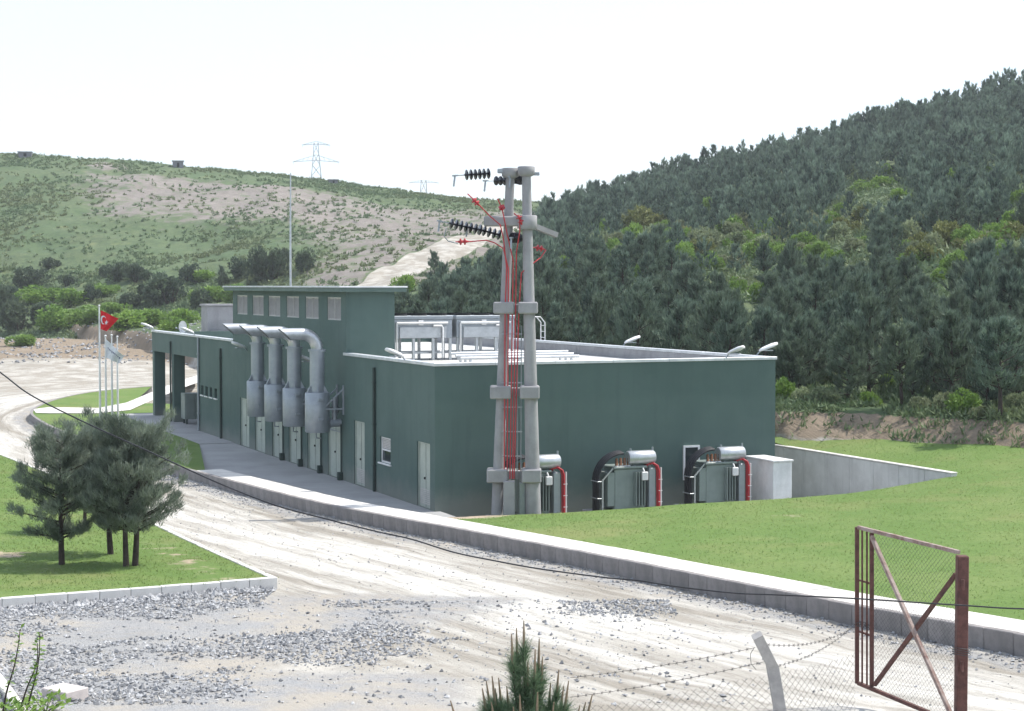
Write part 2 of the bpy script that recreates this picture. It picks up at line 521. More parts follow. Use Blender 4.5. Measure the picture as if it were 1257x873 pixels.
def terrain_mat():
    m, t, b = mat_new('terrain')
    P = t.nodes.new('ShaderNodeNewGeometry').outputs['Position']
    zone = t.nodes.new('ShaderNodeAttribute'); zone.attribute_name = 'zone'
    sep = t.nodes.new('ShaderNodeSeparateColor'); t.links.new(zone.outputs['Color'], sep.inputs[0])
    veg, stony, gravel = sep.outputs[0], sep.outputs[1], sep.outputs[2]
    soil = zone.outputs['Alpha']
    ruv = attr(t, 'road', 1)
    mp = t.nodes.new('ShaderNodeMapping'); mp.inputs['Scale'].default_value = (.10, 1.35, 1); t.links.new(ruv, mp.inputs['Vector'])
    mp2 = t.nodes.new('ShaderNodeMapping'); mp2.inputs['Scale'].default_value = (.5, 5.5, 1); t.links.new(ruv, mp2.inputs['Vector'])
    lat = t.nodes.new('ShaderNodeSeparateXYZ'); t.links.new(ruv, lat.inputs[0])
    onroad = math_n(t, 'SUBTRACT', 1.0, ramp(t, lat.outputs[1], 7.5, 11.0))
    tr = ramp(t, noise(t, 1, 4, .6, mp.outputs[0]), .36, .62)
    tr = math_n(t, 'ADD', math_n(t, 'MULTIPLY', tr, onroad), math_n(t, 'MULTIPLY', ramp(t, noise(t, .45, 5, .65, P), .35, .7), math_n(t, 'SUBTRACT', 1.0, onroad)))
    tr2 = math_n(t, 'MULTIPLY', ramp(t, noise(t, 1, 5, .72, mp2.outputs[0]), .42, .70), math_n(t, 'ADD', .25, math_n(t, 'MULTIPLY', onroad, .75)))
    n1 = noise(t, .5, 6, .7, P); n2 = noise(t, 6, 5, .75, P); n3 = noise(t, 40, 3, .7, P)
    mid = math_n(t, 'MULTIPLY', ramp(t, lat.outputs[1], 1.6, 3.8), math_n(t, 'SUBTRACT', 1.0, ramp(t, lat.outputs[1], 4.5, 8.5)))
    tr = math_n(t, 'ADD', math_n(t, 'MULTIPLY', mid, .55), math_n(t, 'SUBTRACT', math_n(t, 'MULTIPLY', tr, .75), .12), True)
    road = mixc(t, tr, (.31, .285, .245), (.60, .58, .54))
    road = mixc(t, math_n(t, 'MULTIPLY', math_n(t, 'MULTIPLY', tr2, ramp(t, n2, .35, .7)), .8), road, (.19, .175, .15))
    road = mixc(t, math_n(t, 'MULTIPLY', ramp(t, n3, .55, .75), .35), road, (.22, .215, .205))
    # coarse gravel bed
    gv = mixc(t, ramp(t, n3, .35, .65), (.19, .197, .21), (.40, .405, .41))
    gv = mixc(t, math_n(t, 'MULTIPLY', ramp(t, n1, .4, .66), .75), gv, (.42, .375, .31))
    gm = ramp(t, math_n(t, 'ADD', gravel, math_n(t, 'MULTIPLY', math_n(t, 'SUBTRACT', n1, .5), 1.1)), .35, .65)
    c = mixc(t, gm, road, gv)
    # bare soil
    so = mixc(t, ramp(t, n2, .35, .7), (.27, .22, .165), (.19, .155, .118))
    so = mixc(t, ramp(t, n1, .45, .7), so, (.28, .225, .17))
    sm = ramp(t, math_n(t, 'ADD', soil, math_n(t, 'MULTIPLY', math_n(t, 'SUBTRACT', n1, .5), .9)), .38, .62)
    c = mixc(t, sm, c, so)
    # vegetation and stony hill
    v1 = noise(t, .09, 5, .65, P); v2 = noise(t, .7, 5, .7, P)
    vg = mixc(t, ramp(t, v1, .35, .65), (.100, .146, .070), (.138, .168, .090))
    vg = mixc(t, math_n(t, 'MULTIPLY', ramp(t, v2, .38, .66), .85), vg, (.068, .104, .058))
    vg = mixc(t, math_n(t, 'MULTIPLY', ramp(t, noise(t, 2.2, 4, .75, P), .40, .64), .55), vg, (.078, .112, .064))
    vg = mixc(t, math_n(t, 'MULTIPLY', ramp(t, noise(t, .16, 4, .6, P), .60, .72), .35), vg, (.26, .26, .12))
    st = mixc(t, ramp(t, v2, .35, .65), (.262, .236, .218), (.19, .17, .155))
    st = mixc(t, math_n(t, 'MULTIPLY', ramp(t, noise(t, 1.6, 4, .8, P), .60, .72), .45), st, (.42, .39, .36))
    vm = ramp(t, math_n(t, 'ADD', veg, math_n(t, 'MULTIPLY', math_n(t, 'SUBTRACT', v1, .5), .5)), .35, .6)
    c = mixc(t, vm, c, vg)
    s2 = ramp(t, math_n(t, 'ADD', stony, math_n(t, 'MULTIPLY', math_n(t, 'SUBTRACT', noise(t, .35, 6, .75, P), .5), 1.7)), .38, .66)
    c = mixc(t, s2, c, st)
    t.links.new(c, b.inputs['Base Color'])
    b.inputs['Roughness'].default_value = .97; b.inputs['Specular IOR Level'].default_value = .1
    h = math_n(t, 'ADD', math_n(t, 'MULTIPLY', n2, 1.0), math_n(t, 'MULTIPLY', tr2, -.6))
    h = math_n(t, 'ADD', h, math_n(t, 'MULTIPLY', n3, .5))
    bump(t, b, h, .7, .07)
    return m
M['terrain'] = terrain_mat()

# ================================================================== THE SETTING
def project(X, Y, Z):
    c, s = math.cos(PITCH), math.sin(PITCH)
    X = np.asarray(X, float); Y = np.asarray(Y, float); Z = np.asarray(Z, float) - CAMZ
    dep = Y * c - Z * s
    up = Y * s + Z * c
    return CX + F * X / dep, CY - F * up / dep

HILLROAD = np.array([(p.x, p.y) for p in (at_f(x, y, ground_z) for x, y in
            [(400, 385), (430, 367), (458, 352), (490, 334), (525, 316), (555, 302), (585, 291), (615, 281), (650, 268)])])
def build_ground():
    a_in = np.linspace(-.355, .355, 520)
    a_out = np.geomspace(.36, 2.2, 26)
    a = np.r_[-a_out[::-1], a_in, a_out]
    y = np.r_[np.linspace(-40, 18, 18), np.arange(19, 130, .4), np.arange(130, 460, 2.0), np.geomspace(462, 2500, 24)]
    A, Yg = np.meshgrid(a, y)
    X = A * np.maximum(Yg, 20)
    Z = ground_z(X.ravel(), Yg.ravel()).reshape(X.shape)
    nr, nc = X.shape
    idx = np.arange(nr * nc).reshape(nr, nc)
    faces = np.c_[idx[:-1, :-1].ravel(), idx[:-1, 1:].ravel(), idx[1:, 1:].ravel(), idx[1:, :-1].ravel()]
    x, yy, z = X.ravel(), Yg.ravel(), Z.ravel()
    lz, s = left_hill(x, yy); rz, q = right_hill(x, yy)
    al = x / np.maximum(yy, 20)
    hr, _ = side_dist(HILLROAD, x, yy)
    hroad = (1 - sstep(3.0, 4.4, np.abs(hr))) * (yy > 150) * (yy < 440)
    isr = rz > np.maximum(lz, -5)
    veg = np.where(isr, sstep(-.35, .35, q), sstep(-.03, .03, s))
    band = sstep(.50, .68, s + (al + .18) * .9 + (fbm(x / 40, yy / 40, 61) - .5) * .35) * (1 - sstep(.86, .93, s + (al + .25) * .35)) * (al > -.6)
    band = band * sstep(-.30, -.22, al)
    flank = sstep(-.16, -.10, al + (fbm(x / 30, yy / 30, 63) - .5) * .06) * (1 - sstep(.80, .90, s)) * sstep(.05, .12, s)
    scar = np.exp(-(((al + .236) / .016) ** 2 + ((s - .93) / .04) ** 2))
    stony = np.where(isr, 0, np.maximum(np.maximum(band * .66, flank * .62), scar * .9)) * (s > 0)
    stony *= (1 - hroad); veg *= (1 - hroad)
    soil = np.exp(-((q + .7) / 1.3) ** 4) * (yy < 110) * (.75 + .4 * fbm(x / 2.2, yy / 2.2, 77))
    dump = sstep(160, 178, yy) * (1 - sstep(243, 252, yy)) * (1 - sstep(-.2, -.16, al))
    soil = np.maximum(soil, dump * .95)
    m = (yy > 19) & (yy < 150) & (np.abs(x) < 70)
    road = np.c_[x, yy * .3, x * 0]
    sd, along = side_dist(KC, x[m], yy[m])
    road[m] = np.c_[along, -sd * KSIGN, sd * 0]
    near_k = np.zeros(len(x)); near_k[m] = np.exp(-((sd * KSIGN + .7) / .8) ** 2) * .62
    gravel = (1 - sstep(-6.0, -1.0, x + (30 - yy) * .6)) * (1 - sstep(38, 41, yy)) * .66
    gravel = np.maximum(gravel, (1 - sstep(27.5, 30.5, yy)) * (1 - sstep(-2, 1.5, x)) * .7)
    gravel = np.maximum(gravel, near_k)
    zone = np.c_[veg, stony, gravel, soil]
    me = np_mesh('ground', np.c_[x, yy, z], faces, M['terrain'], True,
                 {'zone': ('FLOAT_COLOR', zone), 'road': ('FLOAT_VECTOR', road)})
    tag(link('ground', me), 'pale dirt ground with rutted road and hills', None, None, 'structure')
build_ground()

def rbf(ctrl):
    P = np.array([(c[0], c[1]) for c in ctrl], float); z = np.array([c[2] for c in ctrl], float)
    n = len(P)
    D = np.hypot(P[:, None, 0] - P[None, :, 0], P[:, None, 1] - P[None, :, 1])
    K = np.zeros((n + 3, n + 3)); K[:n, :n] = D + np.eye(n) * -.3
    K[:n, n] = 1; K[:n, n + 1:] = P; K[n, :n] = 1; K[n + 1:, :n] = P.T
    c = np.linalg.lstsq(K, np.r_[z, 0, 0, 0], rcond=None)[0]
    def f(X, Y):
        X = np.asarray(X, float); Y = np.asarray(Y, float)
        d = np.hypot(X[..., None] - P[:, 0], Y[..., None] - P[:, 1])
        return d @ c[:n] + c[n] + c[n + 1] * X + c[n + 2] * Y
    return f

def in_poly(poly, X, Y):
    r = np.zeros(np.shape(X), bool); n = len(poly); j = n - 1
    for i in range(n):
        xi, yi = poly[i]; xj, yj = poly[j]
        c = ((yi > Y) != (yj > Y)) & (X < (xj - xi) * (Y - yi) / (yj - yi + 1e-12) + xi)
        r ^= c; j = i
    return r

def sheet(name, poly, zf, mat, step=.6, attrs=None, thick=0.0):
    """a sheet filling a polygon, following the height function zf"""
    poly = [(float(p[0]), float(p[1])) for p in poly]
    dense = []
    for i, p in enumerate(poly):
        q = poly[(i + 1) % len(poly)]
        k = max(1, int(math.hypot(q[0] - p[0], q[1] - p[1]) / (step * 1.6)))
        dense += [(p[0] + (q[0] - p[0]) * j / k, p[1] + (q[1] - p[1]) * j / k) for j in range(k)]
    xs = [p[0] for p in poly]; ys = [p[1] for p in poly]
    gx, gy = np.meshgrid(np.arange(min(xs), max(xs), step), np.arange(min(ys), max(ys), step))
    gx = gx.ravel() + RNG.uniform(-.1, .1, gx.size) * step; gy = gy.ravel() + RNG.uniform(-.1, .1, gy.size) * step
    k = in_poly(poly, gx, gy)
    pts = [Vector(p) for p in dense] + [Vector(p) for p in zip(gx[k], gy[k])]
    n = len(dense)
    vo, eo, fo, *_ = delaunay_2d_cdt(pts, [(i, (i + 1) % n) for i in range(n)], [], 1, 1e-4)
    P = np.array([(v.x, v.y) for v in vo])
    Z = zf(P[:, 0], P[:, 1])
    verts = np.c_[P, Z]
    fo = np.array([f for f in fo if len(f) == 3])
    cen = P[fo].mean(axis=1)
    fo = fo[in_poly(poly, cen[:, 0], cen[:, 1])]
    c0 = np.cross(P[fo][:, 1] - P[fo][:, 0], P[fo][:, 2] - P[fo][:, 0])
    fo[c0 < 0] = fo[c0 < 0][:, ::-1]
    at_ = {k: (t, f(P[:, 0], P[:, 1])) for k, (t, f) in (attrs or {}).items()}
    me = np_mesh(name, verts, fo, mat, True, at_)
    return link(name, me)

# --- lawn in front of the end wall and up to the wood
CREST = [at(x, y, d) for x, y, d in [(560, 634, 57.0), (600, 633, 57.2), (620, 632, 57.), (680, 630, 57), (735, 626, 57.), (790, 621.5, 57),
          (840, 617.5, 57.), (910, 613.5, 57.8), (980, 610, 58.5), (1040, 604, 59.0), (1080, 599, 59.3), (1130, 590, 59.7)]]
WALL_END = at(1168, 582, 60.0)
WX = float(w2loc(WALL_END.x, WALL_END.y)[0])      # local x of the retaining wall's face
WZ = WALL_END.z
wy_end = float(w2loc(WALL_END.x, WALL_END.y)[1])
kin = offset_path(KERB, .95)
i0 = 0
kk = [i for i in range(len(KERB)) if project(KERB[i, 0], KERB[i, 1], kerbtop(0, KERB[i, 1]))[0] > 535 and KERB[i, 1] < 70]
lawn_poly = [tuple(kin[i]) for i in kk]
lawn_poly += [(CREST[0].x - .8, CREST[0].y - .6)] + [(p.x, p.y) for p in CREST]
wall_pts = [loc2w(WX + .12, wy_end + t) for t in (0.1, 5, 10, 15, 22)]
lawn_poly += [(p.x, p.y) for p in wall_pts]
def fpt(X, off): return (X, float(foot(np.array([X]))[0]) + off)
lawn_poly += [fpt(X, .3) for X in (8.5, 10, 11.5, 13, 15, 17, 19, 21, 24, 27, 30, 34, 40, 46)] + [(48, 40), (30, 20)]
ctrl = [(kin[i][0], kin[i][1], float(kerbtop(0, KERB[i, 1]))) for i in kk[::3]]
ctrl += [(KERB[i][0], KERB[i][1], float(kerbtop(0, KERB[i, 1]))) for i in kk[::3]]
ctrl += [(p.x, p.y, p.z) for p in CREST] + [(p.x, p.y, WZ - .06) for p in wall_pts]
ctrl += [(*fpt(X, -1.5), 1.74) for X in (9, 11.5, 14, 17, 20, 24, 30, 38, 46)] + [(*fpt(X, .3), 2.0) for X in (9, 14, 20, 30, 46)]
ctrl += [(48, 40, 2.3), (30, 20, 2.6), (18, 52, 1.5), (14, 50, 1.22), (24, 52, 1.75), (20, 44, 1.5)]
lawn_z0 = rbf(ctrl)
def lawn_z(X, Y):
    X = np.asarray(X, float); Y = np.asarray(Y, float)
    sd = np.abs(side_dist(KC, np.atleast_1d(X), np.atleast_1d(Y))[0]).reshape(X.shape)
    n_ = sstep(1.3, 3.5, sd)
    return lawn_z0(X, Y) - .03 - .05 * (1 - n_) + (fbm(X / 4, Y / 4, 71) - .5) * .14 * n_
def lawn_bare(X, Y):
    d = np.hypot(X - CREST[0].x, (Y - CREST[0].y) * 1.0)
    b = .75 * np.exp(-(d / 1.8) ** 2)
    b += .35 * np.exp(-(((X - 8.6) / 1.0) ** 2 + ((Y - 52) / 1.2) ** 2))
    q = Y - foot(np.asarray(X))
    return b + .45 * np.exp(-((q + 1.2) / .7) ** 2) + .12
lawn1 = tag(sheet('lawn', lawn_poly, lawn_z, M['lawn'], .55, {'bare': ('FLOAT', lawn_bare)}), 'green lawn sloping between the kerb and the wood', None, None, 'structure')
# the dip of the yard behind the lawn's crest
yard = [(p.x, p.y) for p in CREST] + [tuple(WALL_END.xy)]
bm_ = MB()
rows = []
for k, (dy, f) in enumerate(((0, 1), (.5, .35), (1.0, 0))):
    rows.append([(p[0] + UX * dy, p[1] + UY * dy, (float(lawn_z(p[0], p[1])) - .01) * f + -.72 * (1 - f)) for p in yard])
for r in range(2):
    for i in range(len(yard) - 1):
        bm_.quad(rows[r][i], rows[r][i + 1], rows[r + 1][i + 1], rows[r + 1][i])
tag(bm_.obj('lawn_bank', M['lawn']), 'grass bank falling into the sunken yard', None, None, 'structure')
yp = [(p[0] + UX * .8, p[1] + UY * .8) for p in yard] + [tuple(loc2w(WX - .05, 4).xy), tuple(loc2w(13.5, 4).xy), tuple(loc2w(13.5, .5).xy), tuple(loc2w(.3, .5).xy), tuple(loc2w(.3, -1.5).xy)]
tag(sheet('yard', yp, lambda X, Y: X * 0 - .7, M['paving'], 1.5), 'paved yard by the end wall', None, None, 'structure')

# --- apron, footpath, portico floor, island lawn
ka = [i for i in range(len(KERB)) if KERB[i, 1] < 82 and 205 < project(KERB[i, 0], KERB[i, 1], 0.3)[0] < 545]
apron = [tuple(offset_path(KERB, .7)[i]) for i in ka][::1]
apron += [tuple(offset_path(KERB, .7)[ka[-1] + 3]), tuple(loc2w(-1.75, 28.4).xy), tuple(loc2w(.2, 28.4).xy), tuple(loc2w(.2, -2.6).xy)]
tag(sheet('apron', apron, lambda X, Y: X * 0 + .02, M['paving'], 1.2), 'grey concrete apron along the long wall', None, None, 'structure')
fl = MB().box(-1.75, 28.41, -.5, 9.5, 50, .05)
o = fl.obj('portico_floor', M['paving']); o.location = CORNER; o.rotation_euler.z = ANG
tag(o, 'concrete floor strip under the portico', None, None, 'structure')
# footpath behind the roadside kerb: cast in bays with open joints
fp = tag(bpy.data.objects.new('footpath', None), 'pale concrete footpath along the roadside kerb', None, None, 'structure'); COL.objects.link(fp)
i_end = max(i for i in range(len(KERB)) if KERB[i, 1] < 80 and project(KERB[i, 0], KERB[i, 1], .3)[0] > 232)
pa, pb = offset_path(KERB, .19), offset_path(KERB, 1.28)
i = 0
while i < i_end - 1:
    j = min(i + 4, i_end)
    mb = MB()
    g = .012
    A0, A1, B0, B1 = pa[i], pa[j], pb[i], pb[j]
    ta = (A1 - A0) / np.linalg.norm(A1 - A0); tb = (B1 - B0) / np.linalg.norm(B1 - B0)
    A0 = A0 + ta * g; A1 = A1 - ta * g; B0 = B0 + tb * g; B1 = B1 - tb * g
    dz = random.uniform(-.008, .008)
    z0 = float(kerbtop(0, KERB[i, 1])) - .012 + dz; z1 = float(kerbtop(0, KERB[j, 1])) - .012 + dz
    top = [(*A0, z0), (*A1, z1), (*B1, z1), (*B0, z0)]
    bot = [(x, y, z - .75) for x, y, z in top]
    mb.add(top + bot, [(3, 2, 1, 0), (4, 5, 6, 7), (0, 1, 5, 4), (1, 2, 6, 5), (2, 3, 7, 6), (3, 0, 4, 7)])
    mb.obj('slab', M['slab'], fp)
    i = j
def kerb_row(name, P, ztop, label, mat, L=.74, wdt=.18, dep=.7, jit=.006):
    """a kerb of single stones along a path"""
    root = bpy.data.objects.new(name, None); COL.objects.link(root); tag(root, label, None, None, 'structure')
    mesh0 = MB().bbox(-L / 2, min(-wdt, 0), -dep, L / 2, max(-wdt, 0), 0, .014)
    o0 = mesh0.obj('kerb_stone', mat, root)
    me = o0.data; first = True
    for i in range(len(P) - 1):
        a, b = P[i], P[i + 1]
        za, zb = float(ztop(a[0], a[1])), float(ztop(b[0], b[1]))
        o = o0 if first else link('kerb_stone', me, root)
        first = False
        d = Vector((b[0] - a[0], b[1] - a[1], zb - za))
        yaw = math.atan2(d.y, d.x); pit = -math.atan2(d.z, d.xy.length)
        o.matrix_local = Matrix.Translation(((a[0] + b[0]) / 2, (a[1] + b[1]) / 2, (za + zb) / 2 + random.uniform(-jit, jit))) @ \
            Matrix.Rotation(yaw + random.uniform(-.006, .006), 4, 'Z') @ Matrix.Rotation(pit, 4, 'Y') @ Matrix.Diagonal((d.length / .75, 1, 1, 1))
    return root
kerb_row('roadside_kerb', KERB, kerbtop, 'concrete kerb stones along the far side of the road', M['kerb'])

isl_k = [i for i in range(len(KERB)) if i >= ka[-1] - 6]
iin = offset_path(KERB, .12)
isl = [tuple(iin[i]) for i in isl_k] + [tuple(loc2w(1, 60).xy), tuple(loc2w(6, 56).xy), tuple(loc2w(9, 50.1).xy), tuple(loc2w(-1.7, 50.05).xy), tuple(loc2w(-1.74, 28.5).xy)]
ic = [(KERB[i][0], KERB[i][1], float(kerbtop(0, KERB[i, 1])) - .03) for i in isl_k[::3]]
ic += [(*loc2w(-1.75, t).xy, .03) for t in (28.5, 35, 42, 50)] + [(*loc2w(5, 52).xy, .0)]
isl_z = rbf(ic)
tag(sheet('island_lawn', isl, isl_z, M['lawn'], 1.0, {'bare': ('FLOAT', lambda X, Y: X * 0 + .05)}), 'lawn island round the flagpoles', None, None, 'structure')
ip = [at_f(x, y, isl_z, 60) for x, y in [(41, 503), (60, 500.5), (120, 501.5), (155, 495), (186, 482), (243, 461), (243, 470), (186, 492), (160, 504), (120, 508), (60, 508), (44, 507.5)]]
tag(sheet('island_path', [(p.x, p.y) for p in ip], lambda X, Y: isl_z(X, Y) + .035, M['slab'], 1.5), 'pale path across the lawn island', None, None, 'structure')

# --- left lawn with its own kerb
def ll_z(X, Y): return prof(Y) + .24
edge_r = [at_f(x, y, ll_z) for x, y in [(341, 709), (270, 678), (190, 641), (100, 594), (0, 556), (-90, 520)]]
edge_n = [at_f(x, y, ll_z) for x, y in [(-170, 747), (0, 735), (341, 709)]]
ER = smooth_path(edge_r, .75, 10); EN = smooth_path(edge_n, .75, 2)
ll_poly = [tuple(p) for p in EN] + [tuple(p) for p in ER] + [(-60, 100), (-60, 38)]
# shrink away from the stones
kerb_row('lawn_kerb', EN, ll_z, 'grey kerb stones along the near edge of the pine lawn', M['pale_concrete'], wdt=-.16)
kerb_row('lawn_kerb', ER, ll_z, 'pale kerb stones along the road side of the pine lawn', M['slab'], wdt=-.16)
def ll_bare(X, Y):
    d1 = side_dist(ER, X, Y)[0]
    b = .45 * np.exp(-((np.abs(d1) - 1.2) / 1.1) ** 2) * sstep(64, 44, Y)
    p0 = at_f(5, 680, ll_z); b += .7 * np.exp(-(((X - p0.x) / .9) ** 2 + ((Y - p0.y) / 1.2) ** 2))
    return b + .03
tag(sheet('pine_lawn', ll_poly, lambda X, Y: ll_z(X, Y) - .03, M['lawn'], .7, {'bare': ('FLOAT', ll_bare)}), 'lawn under the group of pines', None, None, 'structure')

# ================================================================== THE BUILDING
def wall_face(mb, y0, y1, z0, z1, openings, x=0.0, depth=.14):
    """front face at local x with rectangular openings (ya, yb, za, zb) and their reveals"""
    ys = sorted({y0, y1, *[v for o in openings for v in o[:2]]}); zs = sorted({z0, z1, *[v for o in openings for v in o[2:]]})
    for i in range(len(ys) - 1):
        for j in range(len(zs) - 1):
            cy, cz = (ys[i] + ys[i + 1]) / 2, (zs[j] + zs[j + 1]) / 2
            if any(a < cy < b and c < cz < d for a, b, c, d in openings): continue
            mb.quad((x, ys[i + 1], zs[j]), (x, ys[i], zs[j]), (x, ys[i], zs[j + 1]), (x, ys[i + 1], zs[j + 1]))
    for a, b, c, d in openings:
        X = x + depth
        mb.quad((x, a, c), (X, a, c), (X, a, d), (x, a, d)); mb.quad((X, b, c), (x, b, c), (x, b, d), (X, b, d))
        mb.quad((x, a, d), (X, a, d), (X, b, d), (x, b, d)); mb.quad((X, a, c), (x, a, c), (x, b, c), (X, b, c))

BW, BL, PL, BH = 13.9, 36.2, 48.4, 5.2
TY0, TY1, TD, TH = wall_t(425), wall_t(286), 2.06, 7.68
house = thing('power_house', 'long dark green flat-roofed building with raised louvred tower', 'building', CORNER, ANG)
doors = []
for xl, xr, h in ((294, 305, 2.4), (312, 324.5, 2.4), (333, 345.5, 2.4), (353.5, 368, 2.4), (376.5, 392, 2.4), (401.5, 417, 2.4), (434, 447, 2.58), (511.5, 527.5, 2.36)):
    doors.append((wall_t(xr), wall_t(xl), 0.03, h))
win = (wall_t(479), wall_t(466), 1.22, 2.2)
slots = [(wall_t(x + 1.5), wall_t(x - 1.5), 2.05, 2.55) for x in (247.5, 252.8, 258.3, 264.2)]
mb = MB()
wall_face(mb, 0, BL, 0.0, BH - .08, doors + [win] + slots)
mb.quad((0, 0, -.9), (BW, 0, -.9), (BW, 0, BH - .08), (0, 0, BH - .08))
mb.quad((BW, 0, -.9), (BW, BL, -.9), (BW, BL, BH - .08), (BW, 0, BH - .08))
mb.quad((BW, BL, 0), (0, BL, 0), (0, BL, BH - .08), (BW, BL, BH - .08))
# inner faces of the parapet
p = .25
for (xa, ya, xb, yb) in ((p, p, BW - p, p), (BW - p, p, BW - p, PL - p), (p, PL - p, p, TY1), (p, TY0, p, p)):
    mb.quad((xb, yb, 4.6), (xa, ya, 4.6), (xa, ya, BH - .08), (xb, yb, BH - .08))
mb.obj('wall', M['wall'], house)
# parapet inner lining is bare render on the far side
MB().box(BW - .28, .3, 4.6, BW - .252, PL - .3, BH - .09).obj('parapet_lining', M['concrete'], house)
mb = MB().box(.2, .2, 4.45, BW - .2, PL - .2, 4.7); mb.obj('roof', M['roofing'], house)
# parapet caps, in lengths
def cap(y0, y1, x0, x1, n, axis):
    for k in range(n):
        m2 = MB()
        if axis == 'y':
            a, b = y0 + (y1 - y0) * k / n, y0 + (y1 - y0) * (k + 1) / n
            m2.bbox(x0, a + .006, BH - .08, x1, b - .006, BH + .03, .008)
        else:
            a, b = x0 + (x1 - x0) * k / n, x0 + (x1 - x0) * (k + 1) / n
            m2.bbox(a + .006, y0, BH - .08, b - .006, y1, BH + .03, .008)
        m2.obj('parapet_cap', M['trim'], house)
cap(.28, TY0 + .3, -.05, .3, 5, 'y'); cap(TY1 - .02, PL + .05, -.05, .3, 9, 'y')
cap(-.05, .275, -.05, BW + .05, 6, 'x'); cap(.28, PL, BW - .3, BW + .05, 10, 'y')
# doors: two leaves, lever and kick plate
for k, (a, b, c, d) in enumerate(doors):
    dr = MB().box(.10, a + .03, c, .14, b - .03, d - .03)
    fr = MB(); fr.box(.05, a, c, .139, a + .05, d); fr.box(.05, b - .05, c, .139, b, d); fr.box(.05, a + .05, d - .05, .139, b - .05, d)
    o = dr.obj('door', M['door'], house)
    fr.obj('frame', M['door'], o)
    mid = (a + b) / 2
    MB().box(.092, mid - .006, c + .02, .1, mid + .006, d - .06).obj('seam', M['wall_dark'], o)
    MB().bbox(.05, mid + .05, c + 1.0, .1, mid + .12, c + 1.08, .01).obj('handle', M['dark'], o)
    if k >= 6:
        g = MB()
        for z in np.arange(.12, .62, .07): g.box(.08, a + .1, c + z, .1, b - .1, c + z + .035)
        g.obj('vent_grille', M['louvre'], o)
# window on the long wall
a, b, c, d = win
wn = MB().box(.11, a, c, .139, b, d).obj('window', M['glass'], house)
fr = MB()
for y in (a, b - .06): fr.box(.06, y, c, .1, y + .06, d)
fr.box(.06, a + .06, d - .06, .1, b - .06, d); fr.box(.06, a + .06, c, .1, b - .06, c + .06); fr.box(.06, a + .06, (c + d) / 2 - .03, .1, b - .06, (c + d) / 2 + .03)
fr.obj('frame', M['white_paint'], wn)
bl = MB()
for z in np.arange((c + d) / 2 + .05, d - .07, .06): bl.box(.085, a + .06, z, .1, b - .06, z + .05)
bl.obj('blind', M['louvre'], wn)
MB().bbox(-.07, a - .1, c - .06, .1, b + .1, c - .005, .008).obj('sill', M['white_paint'], wn)
for a, b, c, d in slots:
    s_ = MB().box(.11, a, c, .138, b, d).obj('slot_window', M['dark'], house)
    MB().box(-.05, a - .08, c - .07, .06, b + .08, c - .005).obj('sill', M['white_paint'], s_)
# tower
louv = []
for xl, xr in ((291, 303.7), (310, 323.6), (329.5, 344), (351.7, 367), (375, 391), (401.7, 418.5)):
    louv.append((wall_t(xr), wall_t(xl), 6.52, 7.46))
tw = MB()
wall_face(tw, TY0, TY1, BH - .08, TH, louv, 0, .12)
tw.quad((0, TY0, BH - .08), (TD, TY0, 4.6), (TD, TY0, TH), (0, TY0, TH))
tw.quad((TD, TY0, 4.6), (TD, TY1, 4.6), (TD, TY1, TH), (TD, TY0, TH))
tw.quad((TD, TY1, 4.6), (0, TY1, 4.6), (0, TY1, TH), (TD, TY1, TH))
tower = tw.obj('tower', M['wall'], house)
for a, b, c, d in louv:
    lo = MB().box(.1, a, c, .119, b, d)
    lo.box(.03, a, c, .1, a + .05, d); lo.box(.03, b - .05, c, .1, b, d); lo.box(.03, a + .05, d - .05, .1, b - .05, d); lo.box(.03, a + .05, c, .1, b - .05, c + .05)
    for z in np.arange(c + .06, d - .08, .062):
        lo.add([(.04, a + .05, z), (.04, b - .05, z), (.1, b - .05, z + .055), (.1, a + .05, z + .055)], [(3, 2, 1, 0)])
    lo.box(.035, (a + b) / 2 - .02, c + .05, .1, (a + b) / 2 + .02, d - .05)
    lo.obj('louvre', M['louvre'], tower)
MB().bbox(-.38, TY0 - .38, TH, TD + .38, TY1 + .38, TH + .17, .01).obj('roof_slab', M['fascia'], tower)
MB().bbox(-.42, TY0 - .42, TH + .172, TD + .42, TY1 + .42, TH + .235, .008).obj('roof_edge', M['trim'], tower)
# portico: beam and roof, columns
mb = MB()
mb.box(0.0, BL + .005, 3.98, .5, PL, BH - .08); mb.box(.5, PL - .5, 3.98, BW, PL, BH - .08); mb.box(BW - .25, BL + .005, 3.98, BW, PL - .5, BH - .08)
mb.box(.5, BL + .005, 4.2, BW - .25, PL - .5, 4.44)
mb.obj('portico_beam', M['wall'], house)
for y0 in (wall_t(210) - .55, PL - .62):
    for x0 in (0.01, 6.5):
        MB().bbox(x0, y0, .05, x0 + .66, y0 + .55, 3.98, .015).obj('column', M['wall'], house)
MB().tube([(-.08, wall_t(210.5), 4.7), (-.08, wall_t(210.5), .06)], .055, 8).obj('downpipe', M['wall_dark'], house)
